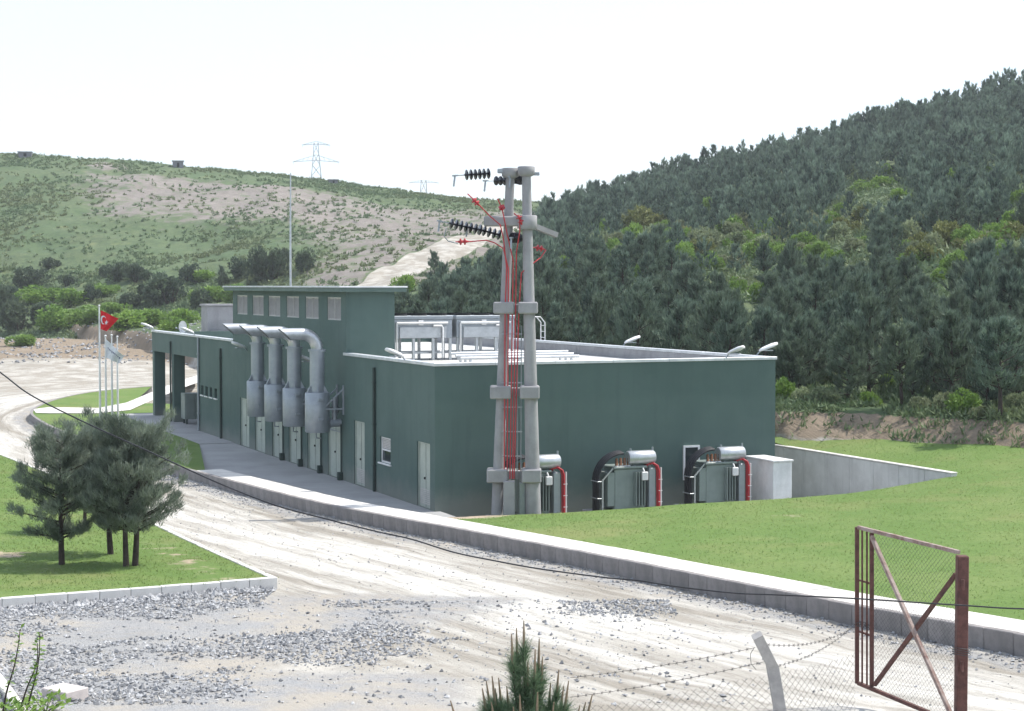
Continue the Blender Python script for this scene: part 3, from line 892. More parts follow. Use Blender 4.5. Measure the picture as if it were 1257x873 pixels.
# downpipes
for px, zt, m_ in ((270, 4.7, 'wall_dark'), (458.5, 4.8, 'wall_dark'), (242.8, 5.1, 'steel')):
    t_ = wall_t(px, -.07)
    d_ = MB().tube([(-.07, t_, zt), (-.07, t_, .03)], .06, 8)
    for z in (1.0, 2.6, 4.2): d_.box(-.14, t_ - .08, z, 0.0, t_ + .08, z + .05)
    d_.obj('downpipe', M[m_], house)
for px in (346.5, 369, 393, 418):
    t_ = wall_t(px, -.05)
    d_ = MB().tube([(-.05, t_, 2.3), (-.05, t_, .25)], .03, 6); d_.bbox(-.2, t_ - .1, .02, -.01, t_ + .1, .35, .01)
    d_.obj('cable_duct', M['wall_dark'], house)
d_ = MB().tube([(-.06, wall_t(400, 0), 1.98), (-.06, wall_t(419, 0), 1.98)], .025, 6); d_.obj('conduit', M['steel'], house)
# window in the end wall behind a transformer
sx = end_s(841); 
wn = MB().box(sx, -.03, .75, sx + .55, -.002, 1.9).obj('window', M['glass'], house)
fr = MB(); fr.box(sx - .07, -.06, .68, sx, 0, 1.97); fr.box(sx + .55, -.06, .68, sx + .62, 0, 1.97); fr.box(sx, -.06, 1.9, sx + .55, 0, 1.97); fr.box(sx, -.06, .68, sx + .55, 0, .75)
fr.obj('frame', M['white_paint'], wn)

# ------------------------------------------------------------------ things on and at the building
def at_house(name, label, cat, lx, ly, lz, rz=0.0, group=None):
    return thing(name, label, cat, loc2w(lx, ly, lz), ANG + rz, group)

def silencer(px, label):
    t_ = wall_t(px, -1.0)
    r = at_house('exhaust_silencer', label, 'exhaust silencer', -1.0, t_, 0, 0, 'exhaust silencers on the long wall')
    z0, z1, z2 = 2.0, 3.62, 5.32
    b = MB(); b.tube([(0, 0, z0), (0, 0, z0 + .04), (0, 0, z1 - .03), (0, 0, z1)], [.46, .5, .5, .47], 28)
    for z in (z0 + .55, z0 + 1.1): b.tube([(0, 0, z), (0, 0, z + .025)], .507, 28)
    b.obj('drum', M['steel'], r)
    s_ = MB(); s_.tube([(0, 0, z1 + .001), (0, 0, z2)], .3, 24); s_.tube([(0, 0, z2 - .05), (0, 0, z2 + .04)], .36, 24)
    s_.obj('stack', M['steel'], r)
    e = MB(); pts = []; R = .62
    for k in range(9):
        a = math.pi / 2 * k / 8
        pts.append((-R + R * math.cos(a), 0, z2 + .04 + R * math.sin(a)))
    pts += [(-1.1, 0, z2 + .04 + R), (-1.35, 0, z2 + .04 + R)]
    # obliquely cut outlet
    e.tube(pts, .245, 20, cap=False)
    for j in range(20):
        v = e.v[-20 + j]
        e.v[-20 + j] = (v[0] + (v[2] - (z2 + .04 + R)) * -1.1, v[1], v[2])
    n0 = len(e.v)
    e.tube(pts, .225, 20, cap=False)
    for j in range(20):
        v = e.v[-20 + j]
        e.v[-20 + j] = (v[0] + (v[2] - (z2 + .04 + R)) * -1.1, v[1], v[2])
    for (k) in range(len(e.f) - 1, -1, -1):
        if e.f[k][0] >= n0: e.f[k] = e.f[k][::-1]
    e.obj('elbow', M['steel_light'], r)
    for k in range(6):
        g = MB()
        a = 2 * math.pi * k / 6 + .3
        ca, sa = math.cos(a), math.sin(a)
        i_, o_ = Vector((ca * .29, sa * .29, 0)), Vector((ca * .49, sa * .49, 0)); w_ = Vector((-sa, ca, 0)) * .012
        q0 = [i_ - w_ + Vector((0, 0, z1)), o_ - w_ + Vector((0, 0, z1)), i_ - w_ + Vector((0, 0, z1 + .32))]
        q1 = [p_ + w_ * 2 for p_ in q0]
        g.add(q0 + q1, [(0, 1, 2), (5, 4, 3), (0, 3, 4, 1), (1, 4, 5, 2), (2, 5, 3, 0)])
        g.obj('gusset', M['steel'], r)
    br = MB()
    for y in (-.42, .42):
        br.bar((.98, y, z0 + .95), (-.2, y * 1.02, z0 + .95), .05, .07); br.bar((.97, y, z0 + 1.75), (.12, y, z0 + .98), .05, .05)
        br.bar((.965, y, z0 + .7), (.965, y, z0 + 1.9), .07, .06)
    br.obj('bracket', M['steel'], r)
    c = MB(); c.tube([(.42, 0, 2.35), (.7, 0, 2.35), (.98, 0, 2.35)], [.16, .16, .16], 16); c.tube([(.5, 0, 2.35), (.55, 0, 2.35)], .22, 16)
    c.tube([(.72, 0, 2.35), (.72, 0, 3.4)], .11, 12)
    c.obj('inlet_pipe', M['steel'], r)
    l = MB(); l.tube([(-.1, -.15, z0 + .01), (-.1, -.15, z0 - .22), (.1, -.15, z0 - .24)], .03, 8); l.obj('drain', M['steel'], r)
    for z in (2.5, 3.3): MB().bbox(-.12, -.57, z, .1, -.49, z + .1, .01).obj('lug', M['steel'], r)
for px, lab in ((389, 'nearest of the four grey exhaust silencers, with its wall bracket showing'), (361, 'second nearest grey exhaust silencer on the long green wall'),
                (338, 'third grey exhaust silencer from the tower\'s near end'), (316, 'farthest of the four grey exhaust silencers, above the second door')):
    silencer(px, lab)

def floodlight(lx, ly, lz, rz, label, tilt=.35):
    r = at_house('floodlight', label, 'floodlight', lx, ly, lz, rz, 'floodlights along the parapet')
    a = MB(); a.tube([(.12, 0, -.35), (.02, 0, -.1), (-.12, 0, .06)], .028, 6); a.obj('arm', M['steel'], r)
    h = MB(); L_ = .72
    prof_ = [(0, .07, .06), (.12, .12, .10), (.5, .17, .12), (L_, .13, .09)]
    v = []
    for s_, wd, ht in prof_:
        for k in range(10):
            an = 2 * math.pi * k / 10
            v.append((-.08 - s_, math.cos(an) * wd, .06 + s_ * tilt + math.sin(an) * ht * (.9 if math.sin(an) > 0 else .55)))
    f = [(i * 10 + k, i * 10 + (k + 1) % 10, (i + 1) * 10 + (k + 1) % 10, (i + 1) * 10 + k) for i in range(3) for k in range(10)]
    f += [tuple(range(9, -1, -1)), tuple(range(30, 40))]
    h.add(v, f, True)
    h.obj('head', M['white_paint'], r)
    g = MB().bbox(-.62, -.1, -.0 + .62 * tilt * .5 - .06, -.25, .1, .62 * tilt * .5 - .02, .01); g.obj('lens', M['steel_light'], r)
for px, dz, lab in ((189, .12, 'floodlight on the far end of the portico parapet'), (239, .1, 'floodlight on the parapet where portico meets wall'),
                    (303, -.35, 'floodlight on the wall just left of the silencer outlets'), (386, -.55, 'floodlight half hidden behind the nearest silencer stack'),
                    (497, .1, 'floodlight on the long wall parapet near the building corner')):
    floodlight(0, wall_t(px), BH + dz, 0.25, lab)
floodlight(end_s(892), 0, BH + .12, 1.9, 'floodlight leaning out over the end wall near its right corner')
floodlight(BW, 1.3, BH + .15, 3.0, 'floodlight on the right parapet beside the end wall corner')
floodlight(BW, wall_t(765, BW), BH + .1, 3.1, 'floodlight on the far right parapet against the wood')

# satellite dish
ty = wall_t(226, 1.2)
r = at_house('satellite_dish', 'white satellite dish on the portico roof', 'satellite dish', 1.2, ty, 4.7)
d_ = MB(); v = []; f = []
for i in range(6):
    rr = .34 * i / 5
    for k in range(20):
        a = 2 * math.pi * k / 20
        v.append((-.12 + .10 * (1 - (rr / .34) ** 2) , math.cos(a) * rr, .78 + math.sin(a) * rr * 1.08 + 0))
for i in range(5):
    for k in range(20): f.append((i * 20 + k, i * 20 + (k + 1) % 20, (i + 1) * 20 + (k + 1) % 20, (i + 1) * 20 + k))
d_.add(v, f, True); d_.add([(x + .02, y, z) for x, y, z in v], [q[::-1] for q in f], True)
d_.obj('dish', M['white_paint'], r).rotation_euler = (0, 0, .55)
MB().tube([(.02, 0, 0), (.02, 0, .8)], .03, 8).obj('mast', M['steel'], r)
b_ = MB(); b_.tube([(-.08, 0, .5), (-.45, 0, .72)], .012, 6); b_.bbox(-.52, -.04, .69, -.42, .04, .77, .01); b_.obj('feed_arm', M['steel'], r)

# concrete tank on the roof
ty = wall_t(247, 3.5)
r = at_house('roof_tank', 'grey concrete tank on the roof left of the tower', 'tank', 3.5, ty - 1.7, 4.7)
t_ = MB(); t_.bbox(0, 0, 0, 1.75, 1.7, 1.95, .02); t_.obj('body', M['concrete'], r)
MB().bbox(-.08, -.08, 1.952, 1.83, 1.78, 2.08, .015).obj('cover_slab', M['concrete'], r)
MB().tube([(1.9, -.15, 0), (1.9, -.15, 1.7), (1.6, -.02, 1.8)], .04, 8).obj('pipe', M['trim'], r)

# dry coolers on the roof
def cooler(lx, ly, label, wd=2.75):
    r = at_house('dry_cooler', label, 'cooler', lx, ly, 4.7, 0, 'dry coolers on the roof')
    MB().bbox(0, 0, .95, wd, 1.9, 1.78, .015).obj('casing', M['steel'], r)
    MB().bbox(-.03, -.04, 1.782, wd + .03, 1.94, 1.93, .015).obj('top_frame', M['steel'], r)
    for k in range(3):
        for j in (0, 1):
            f_ = MB(); cx = wd * (k + .5) / 3; cy = .48 + j * .95
            f_.tube([(cx, cy, 1.93), (cx, cy, 2.03)], .36, 18, cap=False); f_.tube([(cx, cy, 1.935), (cx, cy, 1.96)], .12, 10)
            f_.obj('fan', M['dark'], r)
    for x in (.02, wd * .33, wd * .66, wd - .14):
        for y in (.02, 1.78):
            MB().bbox(x, y, 0, x + .12, y + .1, .95, .008).obj('leg', M['steel_light'], r)
    p_ = MB(); p_.tube([(.15, -.1, 1.62), (wd - .25, -.1, 1.62)], .055, 10); p_.tube([(.15, -.1, 1.62), (.15, -.1, .3), (.15, .4, .2)], .04, 8)
    p_.tube([(wd * .66, -.14, 1.5), (wd * .8, -.14, 1.5), (wd * .82, -.14, 1.4), (wd * .82, -.14, .1)], .045, 8)
    p_.obj('manifold', M['white_paint'], r)
    q_ = MB(); q_.bbox(.3, -.06, .97, wd - .3, -.002, 1.45, .01); q_.obj('coil', M['steel_light'], r)
    b_ = MB()
    for y in (.3, 1.5): b_.bbox(0, y, .28, wd, y + .06, .36, .005)
    b_.obj('brace', M['steel_light'], r)
    MB().bbox(wd * .42, -.1, 1.52, wd * .42 + .22, -.045, 1.74, .01).obj('junction_box', M['white_paint'], r)
sy = 13.6
x0 = end_s(482, sy)
cooler(x0, sy, 'grey dry cooler on the roof right beside the tower')
cooler(x0 + 2.95, sy, 'grey dry cooler on the roof behind the twin pole')
# low pipework on the roof in front of the coolers
r = at_house('roof_pipes', 'pale low pipework on the roof in front of coolers', 'pipes', x0 + 1.5, 9.5, 4.7)
for k in range(3):
    m2 = MB(); m2.tube([(0, k * .55, .25 + k * .08), (5.4, k * .55, .25 + k * .08)], .06, 8)
    for x in (.4, 2.6, 5.0): m2.bbox(x, k * .55 - .05, 0, x + .08, k * .55 + .05, .2 + k * .08, .005)
    m2.obj('pipe', M['trim'], r)
# ladder head over the far parapet
ly = wall_t(663, BW)
r = at_house('roof_ladder', 'white ladder head rising above the far parapet', 'ladder', BW - .4, ly, 4.7)
for y in (-.25, .25):
    MB().tube([(-.3, y, 0), (-.3, y, 1.55), (-.15, y, 1.68), (.3, y, 1.68), (.55, y, 1.4), (.55, y, .2)], .03, 8).obj('rail', M['white_paint'], r)
for k in range(4):
    MB().tube([(.55, -.25, .35 + k * .3), (.55, .25, .35 + k * .3)], .018, 6).obj('rung', M['white_paint'], r)
# mast behind the tower
r = at_house('lightning_mast', 'thin tall grey mast rising behind the tower', 'mast', 3.2, wall_t(357, 3.2), 4.7)
MB().tube([(0, 0, 0), (0, 0, 5.5), (.03, 0, 9.0)], [.07, .055, .03], 8).obj('pole', M['steel_light'], r)
MB().bbox(-.2, -.2, 0, .2, .2, .12, .02).obj('base_plate', M['steel'], r)

# cabinet under the portico
r = at_house('equipment_cabinet', 'dark grey cabinet standing in the portico shade', 'cabinet', end_s(226, 40.5), 40.5, .05)
MB().bbox(0, 0, .28, 2.4, 1.0, 1.75, .02).obj('body', M['tr_green'], r)
for k in range(4): MB().bbox(.06 + k * .58, -.03, .4, .58 + k * .58, -.002, 1.65, .01).obj('panel', M['tr_green'], r)
for x in (.1, 2.2):
    for y in (.1, .8): MB().box(x, y, 0, x + .1, y + .1, .28).obj('leg', M['wall_dark'], r)

# ------------------------------------------------------------------ retaining wall in panels
r = thing('retaining_wall', 'pale concrete retaining wall sunk into the lawn right of building', 'wall', loc2w(WX, wy_end, 0), ANG)
tt = 0.0; pl = 1.55
for k in range(12):
    m2 = MB(); m2.bbox(0, tt + .008, -1.0, .25, tt + pl - .008, WZ + random.uniform(-.004, .004), .012)
    m2.obj('panel', M['pale_concrete'], r); tt += pl
m2 = MB(); m2.bbox(-.02, 0, WZ + .006, .27, tt, WZ + .05, .008); m2.obj('coping', M['slab'], r)

# ------------------------------------------------------------------ transformers
def transformer(px, label, ly=-2.05):
    lx = end_s(px, ly)
    r = at_house('transformer', label, 'transformer', lx, ly, -.17, 0, 'transformers along the end wall')
    MB().bbox(-.65, -.15, -.7, 2.05, 1.1, .12, .01).obj('plinth', M['concrete'], r)
    MB().bbox(.15, .1, .15, 1.35, 1.0, 1.62, .03).obj('tank', M['tr_green'], r)
    MB().bbox(.08, .03, 1.622, 1.42, 1.07, 1.70, .015).obj('lid', M['tr_green'], r)
    for k in range(9): MB().bbox(-.12, .12 + k * .1, .3, .148, .15 + k * .1, 1.5, .006).obj('radiator_fin', M['tr_green'], r)
    for k in range(4): MB().bbox(.9 + k * .11, -.12, .3, .93 + k * .11, .098, 1.5, .006).obj('radiator_fin', M['tr_green'], r)
    MB().bbox(1.5, .05, .15, 1.75, .6, 1.6, .015).obj('cable_box', M['steel'], r)
    # conservator
    c_ = MB(); zc = 1.98; y_ = .25
    c_.tube([(.72, y_, zc), (.76, y_, zc), (1.74, y_, zc), (1.78, y_, zc)], [.22, .255, .255, .22], 24)
    con = c_.obj('conservator', M['steel_light'], r)
    for x in (.95, 1.55): MB().bbox(x, y_ - .06, 1.62, x + .07, y_ + .06, zc - .2, .005).obj('saddle', M['steel'], con)
    l_ = MB(); l_.tube([(1.74, y_, zc + .25), (1.74, y_, zc + .36)], .035, 8); l_.tube([(.85, y_, zc + .25), (.85, y_, zc + .33)], .04, 8); l_.obj('filler', M['steel'], con)
    g_ = MB(); g_.bbox(1.12, -.16, 1.2, 1.36, -.04, 1.5, .02); g_.tube([(1.24, -.08, 1.5), (1.24, .1, 1.68)], .03, 6)
    g_.obj('gauge_box', M['white_paint'], r)
    for k in range(4):
        bx, by = .28 + k * .16, .22
        b_ = MB()
        b_.disc_stack((bx, by, 1.70), (bx, by, 2.0), [(0, .06), (.2, .065), (.21, .045), (.4, .065), (.45, .045), (.62, .062), (.66, .04), (.85, .055), (1, .02)], 12)
        bu = b_.obj('bushing', M['bushing'], r)
        MB().tube([(bx, by, 1.695), (bx, by, 1.73)], .075, 12).obj('flange', M['white_paint'], bu)
    for k in range(6):
        w_ = MB(); yk = .02 + k * .075; zo = k * .018
        pts = []
        for j in range(15):
            s_ = j / 14
            if s_ < .5:
                pts.append((-.52 - (.02 * (k % 2)), yk, .05 + s_ * 2 * 1.2))
            else:
                a_ = (s_ - .5) * 2 * math.pi / 2
                pts.append((-.52 + (1 - math.cos(a_)) * 1.0 - (.02 * (k % 2)), yk * (1 - .4 * (s_ - .5)) + .04, 1.25 + math.sin(a_) * (.92 + zo * .6)))
        w_.tube(pts, .041, 8)
        w_.obj('black_cable', M['black'], r)
    for z in (.6, 1.2): MB().bbox(-.6, -.06, z, -.44, .5, z + .03, .005).obj('cable_clamp', M['steel_light'], r)
    s_ = MB(); s_.tube([(-.38, .0, 0), (-.38, .0, 1.28)], .035, 8); s_.bar((-.38, 0, 1.25), (.1, .1, 1.68), .04, .04); s_.obj('cable_support', M['steel_light'], r)
    for k in range(3):
        w_ = MB(); y0 = -.03 + k * .08
        w_.tube([(1.45, .2 + k * .1, 1.62), (1.5, .16 + k * .09, 1.74), (1.66, y0 + .06, 1.78), (1.80, y0, 1.68), (1.86, y0, 1.5), (1.87, y0, .02)], .034, 8)
        w_.obj('red_cable', M['red'], r)
    s_ = MB(); s_.tube([(1.95, 0, 0), (1.95, 0, 1.62)], .025, 8)
    for z in (.4, .8, 1.2): s_.bar((1.82, -.07, z), (1.97, -.07, z), .03, .02)
    s_.obj('red_cable_support', M['white_paint'], r)
transformer(632, 'green transformer half hidden behind the right concrete pole')
transformer(752, 'middle green transformer with arched black cables')
transformer(865, 'rightmost green transformer, next to the white cabinet')
r = at_house('white_cabinet', 'pale grey flat-topped cabinet at the right end of the transformers', 'cabinet', end_s(950.5, -2.6), -2.6, -.02)
MB().bbox(0, 0, -.68, .80, 1.9, 1.52, .015).obj('body', M['white_paint'], r)
MB().bbox(-.04, -.04, 1.522, .84, 1.94, 1.59, .012).obj('lid', M['white_paint'], r)

# ------------------------------------------------------------------ twin concrete pole
PD = 58.3
def lz_(X, Y): return float(lawn_z(np.array([X]), np.array([Y]))[0])
pl_b, pr_b = at(609.5, 632, PD), at(655, 632, PD - .3)
base = Vector(((pl_b.x + pr_b.x) / 2, PD, 0))
pole = thing('twin_utility_pole', 'tall twin concrete pole with black insulators and red cables', 'utility pole', base, 0)
def PP(px, py, Y=PD): return at(px, py, Y) - base
def shaft(b, t, rb, rt):
    m2 = MB(); m2.tube([Vector(b).lerp(Vector(t), k / 6) for k in range(7)], [rb + (rt - rb) * k / 6 for k in range(7)], 20)
    m2.obj('pole', M['concrete'], pole)
lb, lt = PP(609.5, 645), PP(626.5, 212)
rb_, rt_ = PP(655, 645, PD - .3), PP(646, 210, PD - .3)
shaft(lb, lt, .20, .15); shaft(rb_, rt_, .265, .15)
def on_l(py): return lb.lerp(lt, (645 - py) / (645 - 212.))
def on_r(py): return rb_.lerp(rt_, (645 - py) / (645 - 210.))
def collar(pl_, pr_, h, wl, wr, ml, mr, name='collar'):
    """a cast tie that grips both poles"""
    m2 = MB()
    a = Vector((pl_.x - wl, pl_.y - ml, pl_.z - h / 2)); b = Vector((pr_.x + wr, pr_.y + mr, pr_.z + h / 2))
    m2.bbox(a.x, min(pl_.y, pr_.y) - ml, a.z, b.x, max(pl_.y, pr_.y) + mr, b.z, .035)
    m2.obj(name, M['concrete'], pole)
for py, hh in ((583, .46), (480.5, .44), (377, .40)):
    L_, R_ = on_l(py), on_r(py)
    for P_, w_ in ((L_, .40), (R_, .37)):
        m2 = MB(); m2.bbox(P_.x - w_, P_.y - .36, P_.z - hh / 2, P_.x + w_ * .8, P_.y + .33, P_.z + hh / 2, .04); m2.obj('collar', M['concrete'], pole)
    m2 = MB(); m2.bbox(L_.x + .3, L_.y + .05, L_.z - hh * .32, R_.x - .35, L_.y + .3, L_.z + hh * .32, .02); m2.obj('tie_beam', M['concrete'], pole)
for P_, y0 in ((on_l(212), 0), (on_r(210), 0)):
    m2 = MB(); m2.tube([P_ + Vector((0, 0, -.18)), P_ + Vector((0, 0, -.12)), P_ + Vector((0, 0, .13)), P_ + Vector((0, 0, .15))], [.2, .29, .29, .27], 20); m2.obj('pole_cap', M['concrete'], pole)
c_ = on_l(272)
m2 = MB(); zc = PP(630, 272).z
m2.bbox(PP(594, 272).x, -.32, zc - .17, PP(641, 272).x, .02, zc + .17, .04); m2.obj('crossarm', M['concrete'], pole)
m2 = MB(); P_ = on_r(272); m2.tube([P_ + Vector((0, 0, -.26)), P_ + Vector((0, 0, -.2)), P_ + Vector((0, 0, .2)), P_ + Vector((0, 0, .22))], [.27, .33, .33, .3], 20); m2.obj('crossarm_socket', M['concrete'], pole)
m2 = MB(); a = P_ + Vector((.25, .1, -.15)); m2.bar(a, a + Vector((.75, .5, -.28)), .2, .17); m2.obj('crossarm_stub', M['concrete'], pole)
m2 = MB(); m2.bbox(PP(615, 211).x - .12, -.12, PP(615, 211).z - .05, PP(615, 211).x + .3, .1, PP(615, 211).z + .1, .02); m2.bbox(PP(655, 213).x, -.35, PP(655, 214).z - .06, PP(658.5, 213).x + .1, -.2, PP(655, 214).z + .05, .01)
m2.obj('bracket', M['steel'], pole)
def insul(a, b, n, parent_name='insulator_string', r=.185):
    """a string of dished discs from a to b"""
    a = Vector(a); b = Vector(b); L_ = (b - a).length
    m2 = MB(); rs = [(0, .025)]
    for k in range(n):
        t0 = (k + .12) / n; t1 = (k + 1) / n
        rs += [(t0, .03), (t0 + .018 / L_, r * .7), (t0 + .05 / L_, r), (t0 + .065 / L_, r * .96), (t0 + .068 / L_, .04), (t1 - .01, .035)]
    rs += [(1, .025)]
    m2.disc_stack(a, b, rs, 14)
    o = m2.obj(parent_name, M['porcelain'], pole)
    h = MB(); d = (b - a).normalized()
    h.tube([b - d * .01, b + d * .28], .022, 6); e_ = b + d * .28; h.bar(e_ - d * .04, e_ + d * .14, .08, .05); h.bar(e_ + d * .05, e_ + d * .10 + Vector((0, 0, -.36)), .04, .06)
    h.obj('clamp', M['steel'], o)
    return o
insul(PP(602, 213, PD - .2), PP(570, 215, PD - .5), 6); insul(PP(622, 222, PD + .1), PP(606, 222, PD - .2), 3, r=.16)
insul(PP(592, 283, PD - .3), PP(551, 274, PD - .7), 7); insul(PP(615, 289, PD + .2), PP(585, 281, PD - .1), 5); insul(PP(636, 292, PD + .4), PP(630, 292, PD - .4), 4)
insul(PP(640, 221, PD + .5), PP(632, 219, PD + .1), 3)
m2 = MB(); m2.tube([PP(548, 280, PD - 1.3), PP(545, 290, PD - 1.2), PP(550, 296, PD - 1.1), PP(562, 299, PD - 1)], .02, 6); m2.obj('jumper', M['steel'], pole)
def arrester(a, b, path):
    m2 = MB(); m2.tube(path, .021, 7); o = m2.obj('red_cable', M['red'], pole)
    a = Vector(a); b = Vector(b)
    m3 = MB(); m3.disc_stack(a, b, [(0, .03), (.2, .045), (.22, .11), (.3, .11), (.32, .045), (.6, .045), (.62, .11), (.7, .11), (.72, .045), (1, .03)], 12)
    m3.obj('termination', M['red'], o)
arrester(PP(580, 244, PD - .8), PP(588, 252, PD - .7), [PP(574, 238, PD - .9), PP(585, 248.5, PD - .7), PP(601, 265, PD - .5), PP(614, 276, PD - .4), PP(618, 292, PD - .35), PP(622, 330, PD - .3), PP(620, 380, PD - .3), PP(619, 588, PD - .28)])
arrester(PP(562, 297, PD - 1), PP(575, 296.5, PD - .9), [PP(559, 297, PD - 1), PP(578, 296.5, PD - .9), PP(597, 295, PD - .7), PP(607, 298, PD - .5), PP(618, 305, PD - .4), PP(624, 330, PD - .3), PP(624, 380, PD - .3), PP(622.5, 588, PD - .28)])
arrester(PP(615, 252, PD - .5), PP(617, 258, PD - .4), [PP(611, 244, PD - .5), PP(616, 256, PD - .4), PP(618, 264, PD - .4), PP(622, 285, PD - .38), PP(630, 320, PD - .3), PP(629, 380, PD - .3), PP(626, 588, PD - .28)])
arrester(PP(636, 264, PD - .55), PP(641, 276, PD - .55), [PP(631, 262, PD - .4), PP(638, 268, PD - .55), PP(638, 284, PD - .5), PP(634, 310, PD - .3), PP(633, 380, PD - .3), PP(629, 588, PD - .28)])
arrester(PP(657, 304, PD + .1), PP(668, 306, PD + .2), [PP(654, 304, PD + .1), PP(664, 304.5, PD + .2), PP(670, 307, PD + .2), PP(664, 316, PD), PP(652, 325, PD - .4), PP(640, 335, PD - .4), PP(637, 380, PD - .3), PP(631, 588, PD - .28)])
d_ = MB(); d_.bbox(PP(618, 588).x, -.5, PP(618, 645).z, PP(632, 588).x, -.16, PP(618, 589).z, .02); d_.obj('cable_duct', M['concrete'], pole)
d_ = MB(); d_.bbox(PP(637, 590).x, -.2, PP(637, 645).z, PP(645, 588).x, .05, PP(637, 592).z, .02); d_.obj('cable_duct', M['steel'], pole)
for px in (615.5, 634.5, 639):
    d_ = MB(); d_.tube([PP(px, 645, PD - .1), PP(px + 1, 400, PD - .1)], .02, 6); d_.obj('conduit', M['steel'], pole)
for py in (410, 440, 470, 500, 530, 560):
    d_ = MB(); d_.bar(PP(616, py, PD - .2), PP(641, py, PD - .2), .05, .04); d_.obj('cable_clamp', M['steel'], pole)

# ------------------------------------------------------------------ flagpoles and flags
def flagpole(px, top, label):
    b = at_f(px, 527, isl_z, 60)
    r = thing('flagpole', label, 'flagpole', b, 0, 'white flagpoles on the lawn island')
    h = at(px, top, b.y).z - b.z
    MB().tube([(0, 0, 0), (0, 0, h * .5), (0, 0, h)], [.065, .055, .035], 10).obj('pole', M['white_paint'], r)
    MB().tube([(0, 0, -.1), (0, 0, .18)], .12, 12).obj('foot', M['concrete'], r)
    MB().tube([(0, 0, h), (0, 0, h + .05), (0, 0, h + .1), (0, 0, h + .13)], [.02, .06, .06, .01], 10).obj('finial', M['white_paint'], r)
    return b
fb = flagpole(123.2, 377, 'tallest white flagpole, flying the red flag')
fw_ = flagpole(130.5, 414, 'white flagpole flying the white flag')
flagpole(138, 413, 'third white flagpole from the left, without a flag')
flagpole(145, 415, 'rightmost white flagpole, without a flag')
def flag(name, label, corners, Y, mat, amp, decals):
    """cloth through four picture corners (hoist top, hoist bottom, fly bottom, fly top) at depth Y"""
    P = [at(x, y, Y) for x, y in corners]
    org = P[1]
    r = thing(name, label, 'flag', org)
    P = [p_ - org for p_ in P]
    def fn(u, v, off=0.0):
        p_ = P[0].lerp(P[3], u).lerp(P[1].lerp(P[2], u), v)
        return p_ + Vector((0, math.sin(u * 7.5 + v * 1.6) * amp * (u ** .6) + off, math.sin(u * 5 + 1) * amp * .25 * u))
    m2 = MB(); n, k = 26, 16
    v = [fn(i / n, j / k) for i in range(n + 1) for j in range(k + 1)]
    f = [(i * (k + 1) + j, (i + 1) * (k + 1) + j, (i + 1) * (k + 1) + j + 1, i * (k + 1) + j + 1) for i in range(n) for j in range(k)]
    m2.add(v, f, True); m2.obj('cloth', M[mat], r)
    for nm, pts, mt in decals:
        pts2 = [Vector(q) for q in pts]; nn = len(pts2)
        gx = [Vector((a_, b_)) for a_ in np.arange(.02, 1, .03) for b_ in np.arange(.02, 1, .03) if in_poly(pts, np.array(a_), np.array(b_))]
        vo, eo, fo, *_ = delaunay_2d_cdt(pts2 + gx, [(i, (i + 1) % nn) for i in range(nn)], [], 1, 1e-6)
        fo = [t_ for t_ in fo if in_poly(pts, np.array(sum(vo[q].x for q in t_) / len(t_)), np.array(sum(vo[q].y for q in t_) / len(t_)))]
        d2 = MB()
        for off in (-.012, .012):
            d2.add([fn(q.x, q.y, off) for q in vo], fo, True)
        d2.obj(nm, M[mt], r)
def crescent(cx, cy, R1, R2, dx, asp):
    A = math.acos((R1 * R1 + dx * dx - R2 * R2) / (2 * R1 * dx)); B = math.acos(-(R2 * R2 + dx * dx - R1 * R1) / (2 * R2 * dx))
    o = [(cx + R1 * math.cos(a) / asp, cy + R1 * math.sin(a)) for a in np.linspace(A, 2 * math.pi - A, 22)]
    o += [(cx + (dx + R2 * math.cos(a)) / asp, cy + R2 * math.sin(a)) for a in np.linspace(2 * math.pi - B, B, 22)]
    return o
def star(cx, cy, R_, asp):
    return [(cx + math.cos(-math.pi + k * math.pi / 5) * (R_ if k % 2 == 0 else R_ * .4) / asp, cy + math.sin(-math.pi + k * math.pi / 5) * (R_ if k % 2 == 0 else R_ * .4)) for k in range(10)]
flag('red_flag', 'red flag with white crescent and star on the tallest pole', [(123.6, 381), (123.6, 404), (131, 406.5), (145.5, 391)], fb.y, 'flag_red', .07,
     [('crescent', crescent(.22, .46, .24, .19, .065, 1.15), 'flag_white'), ('star', star(.50, .52, .17, 1.15), 'flag_white')])
bars = []
rr = random.Random(4)
for k in range(9):
    u = .12 + k * .088; v = .36 + .03 * math.sin(k)
    w_ = .055; h_ = .10 + rr.uniform(-.03, .05)
    bars.append(('emblem', [(u, v), (u + w_, v + .01), (u + w_ + .01, v + h_), (u + .015, v + h_ + rr.uniform(-.03, .03))], 'blue_print'))
flag('white_flag', 'white flag with dark blue markings hanging folded', [(129.5, 416), (129.5, 439), (146, 446), (152, 437)], fw_.y, 'flag_white', .12, bars)

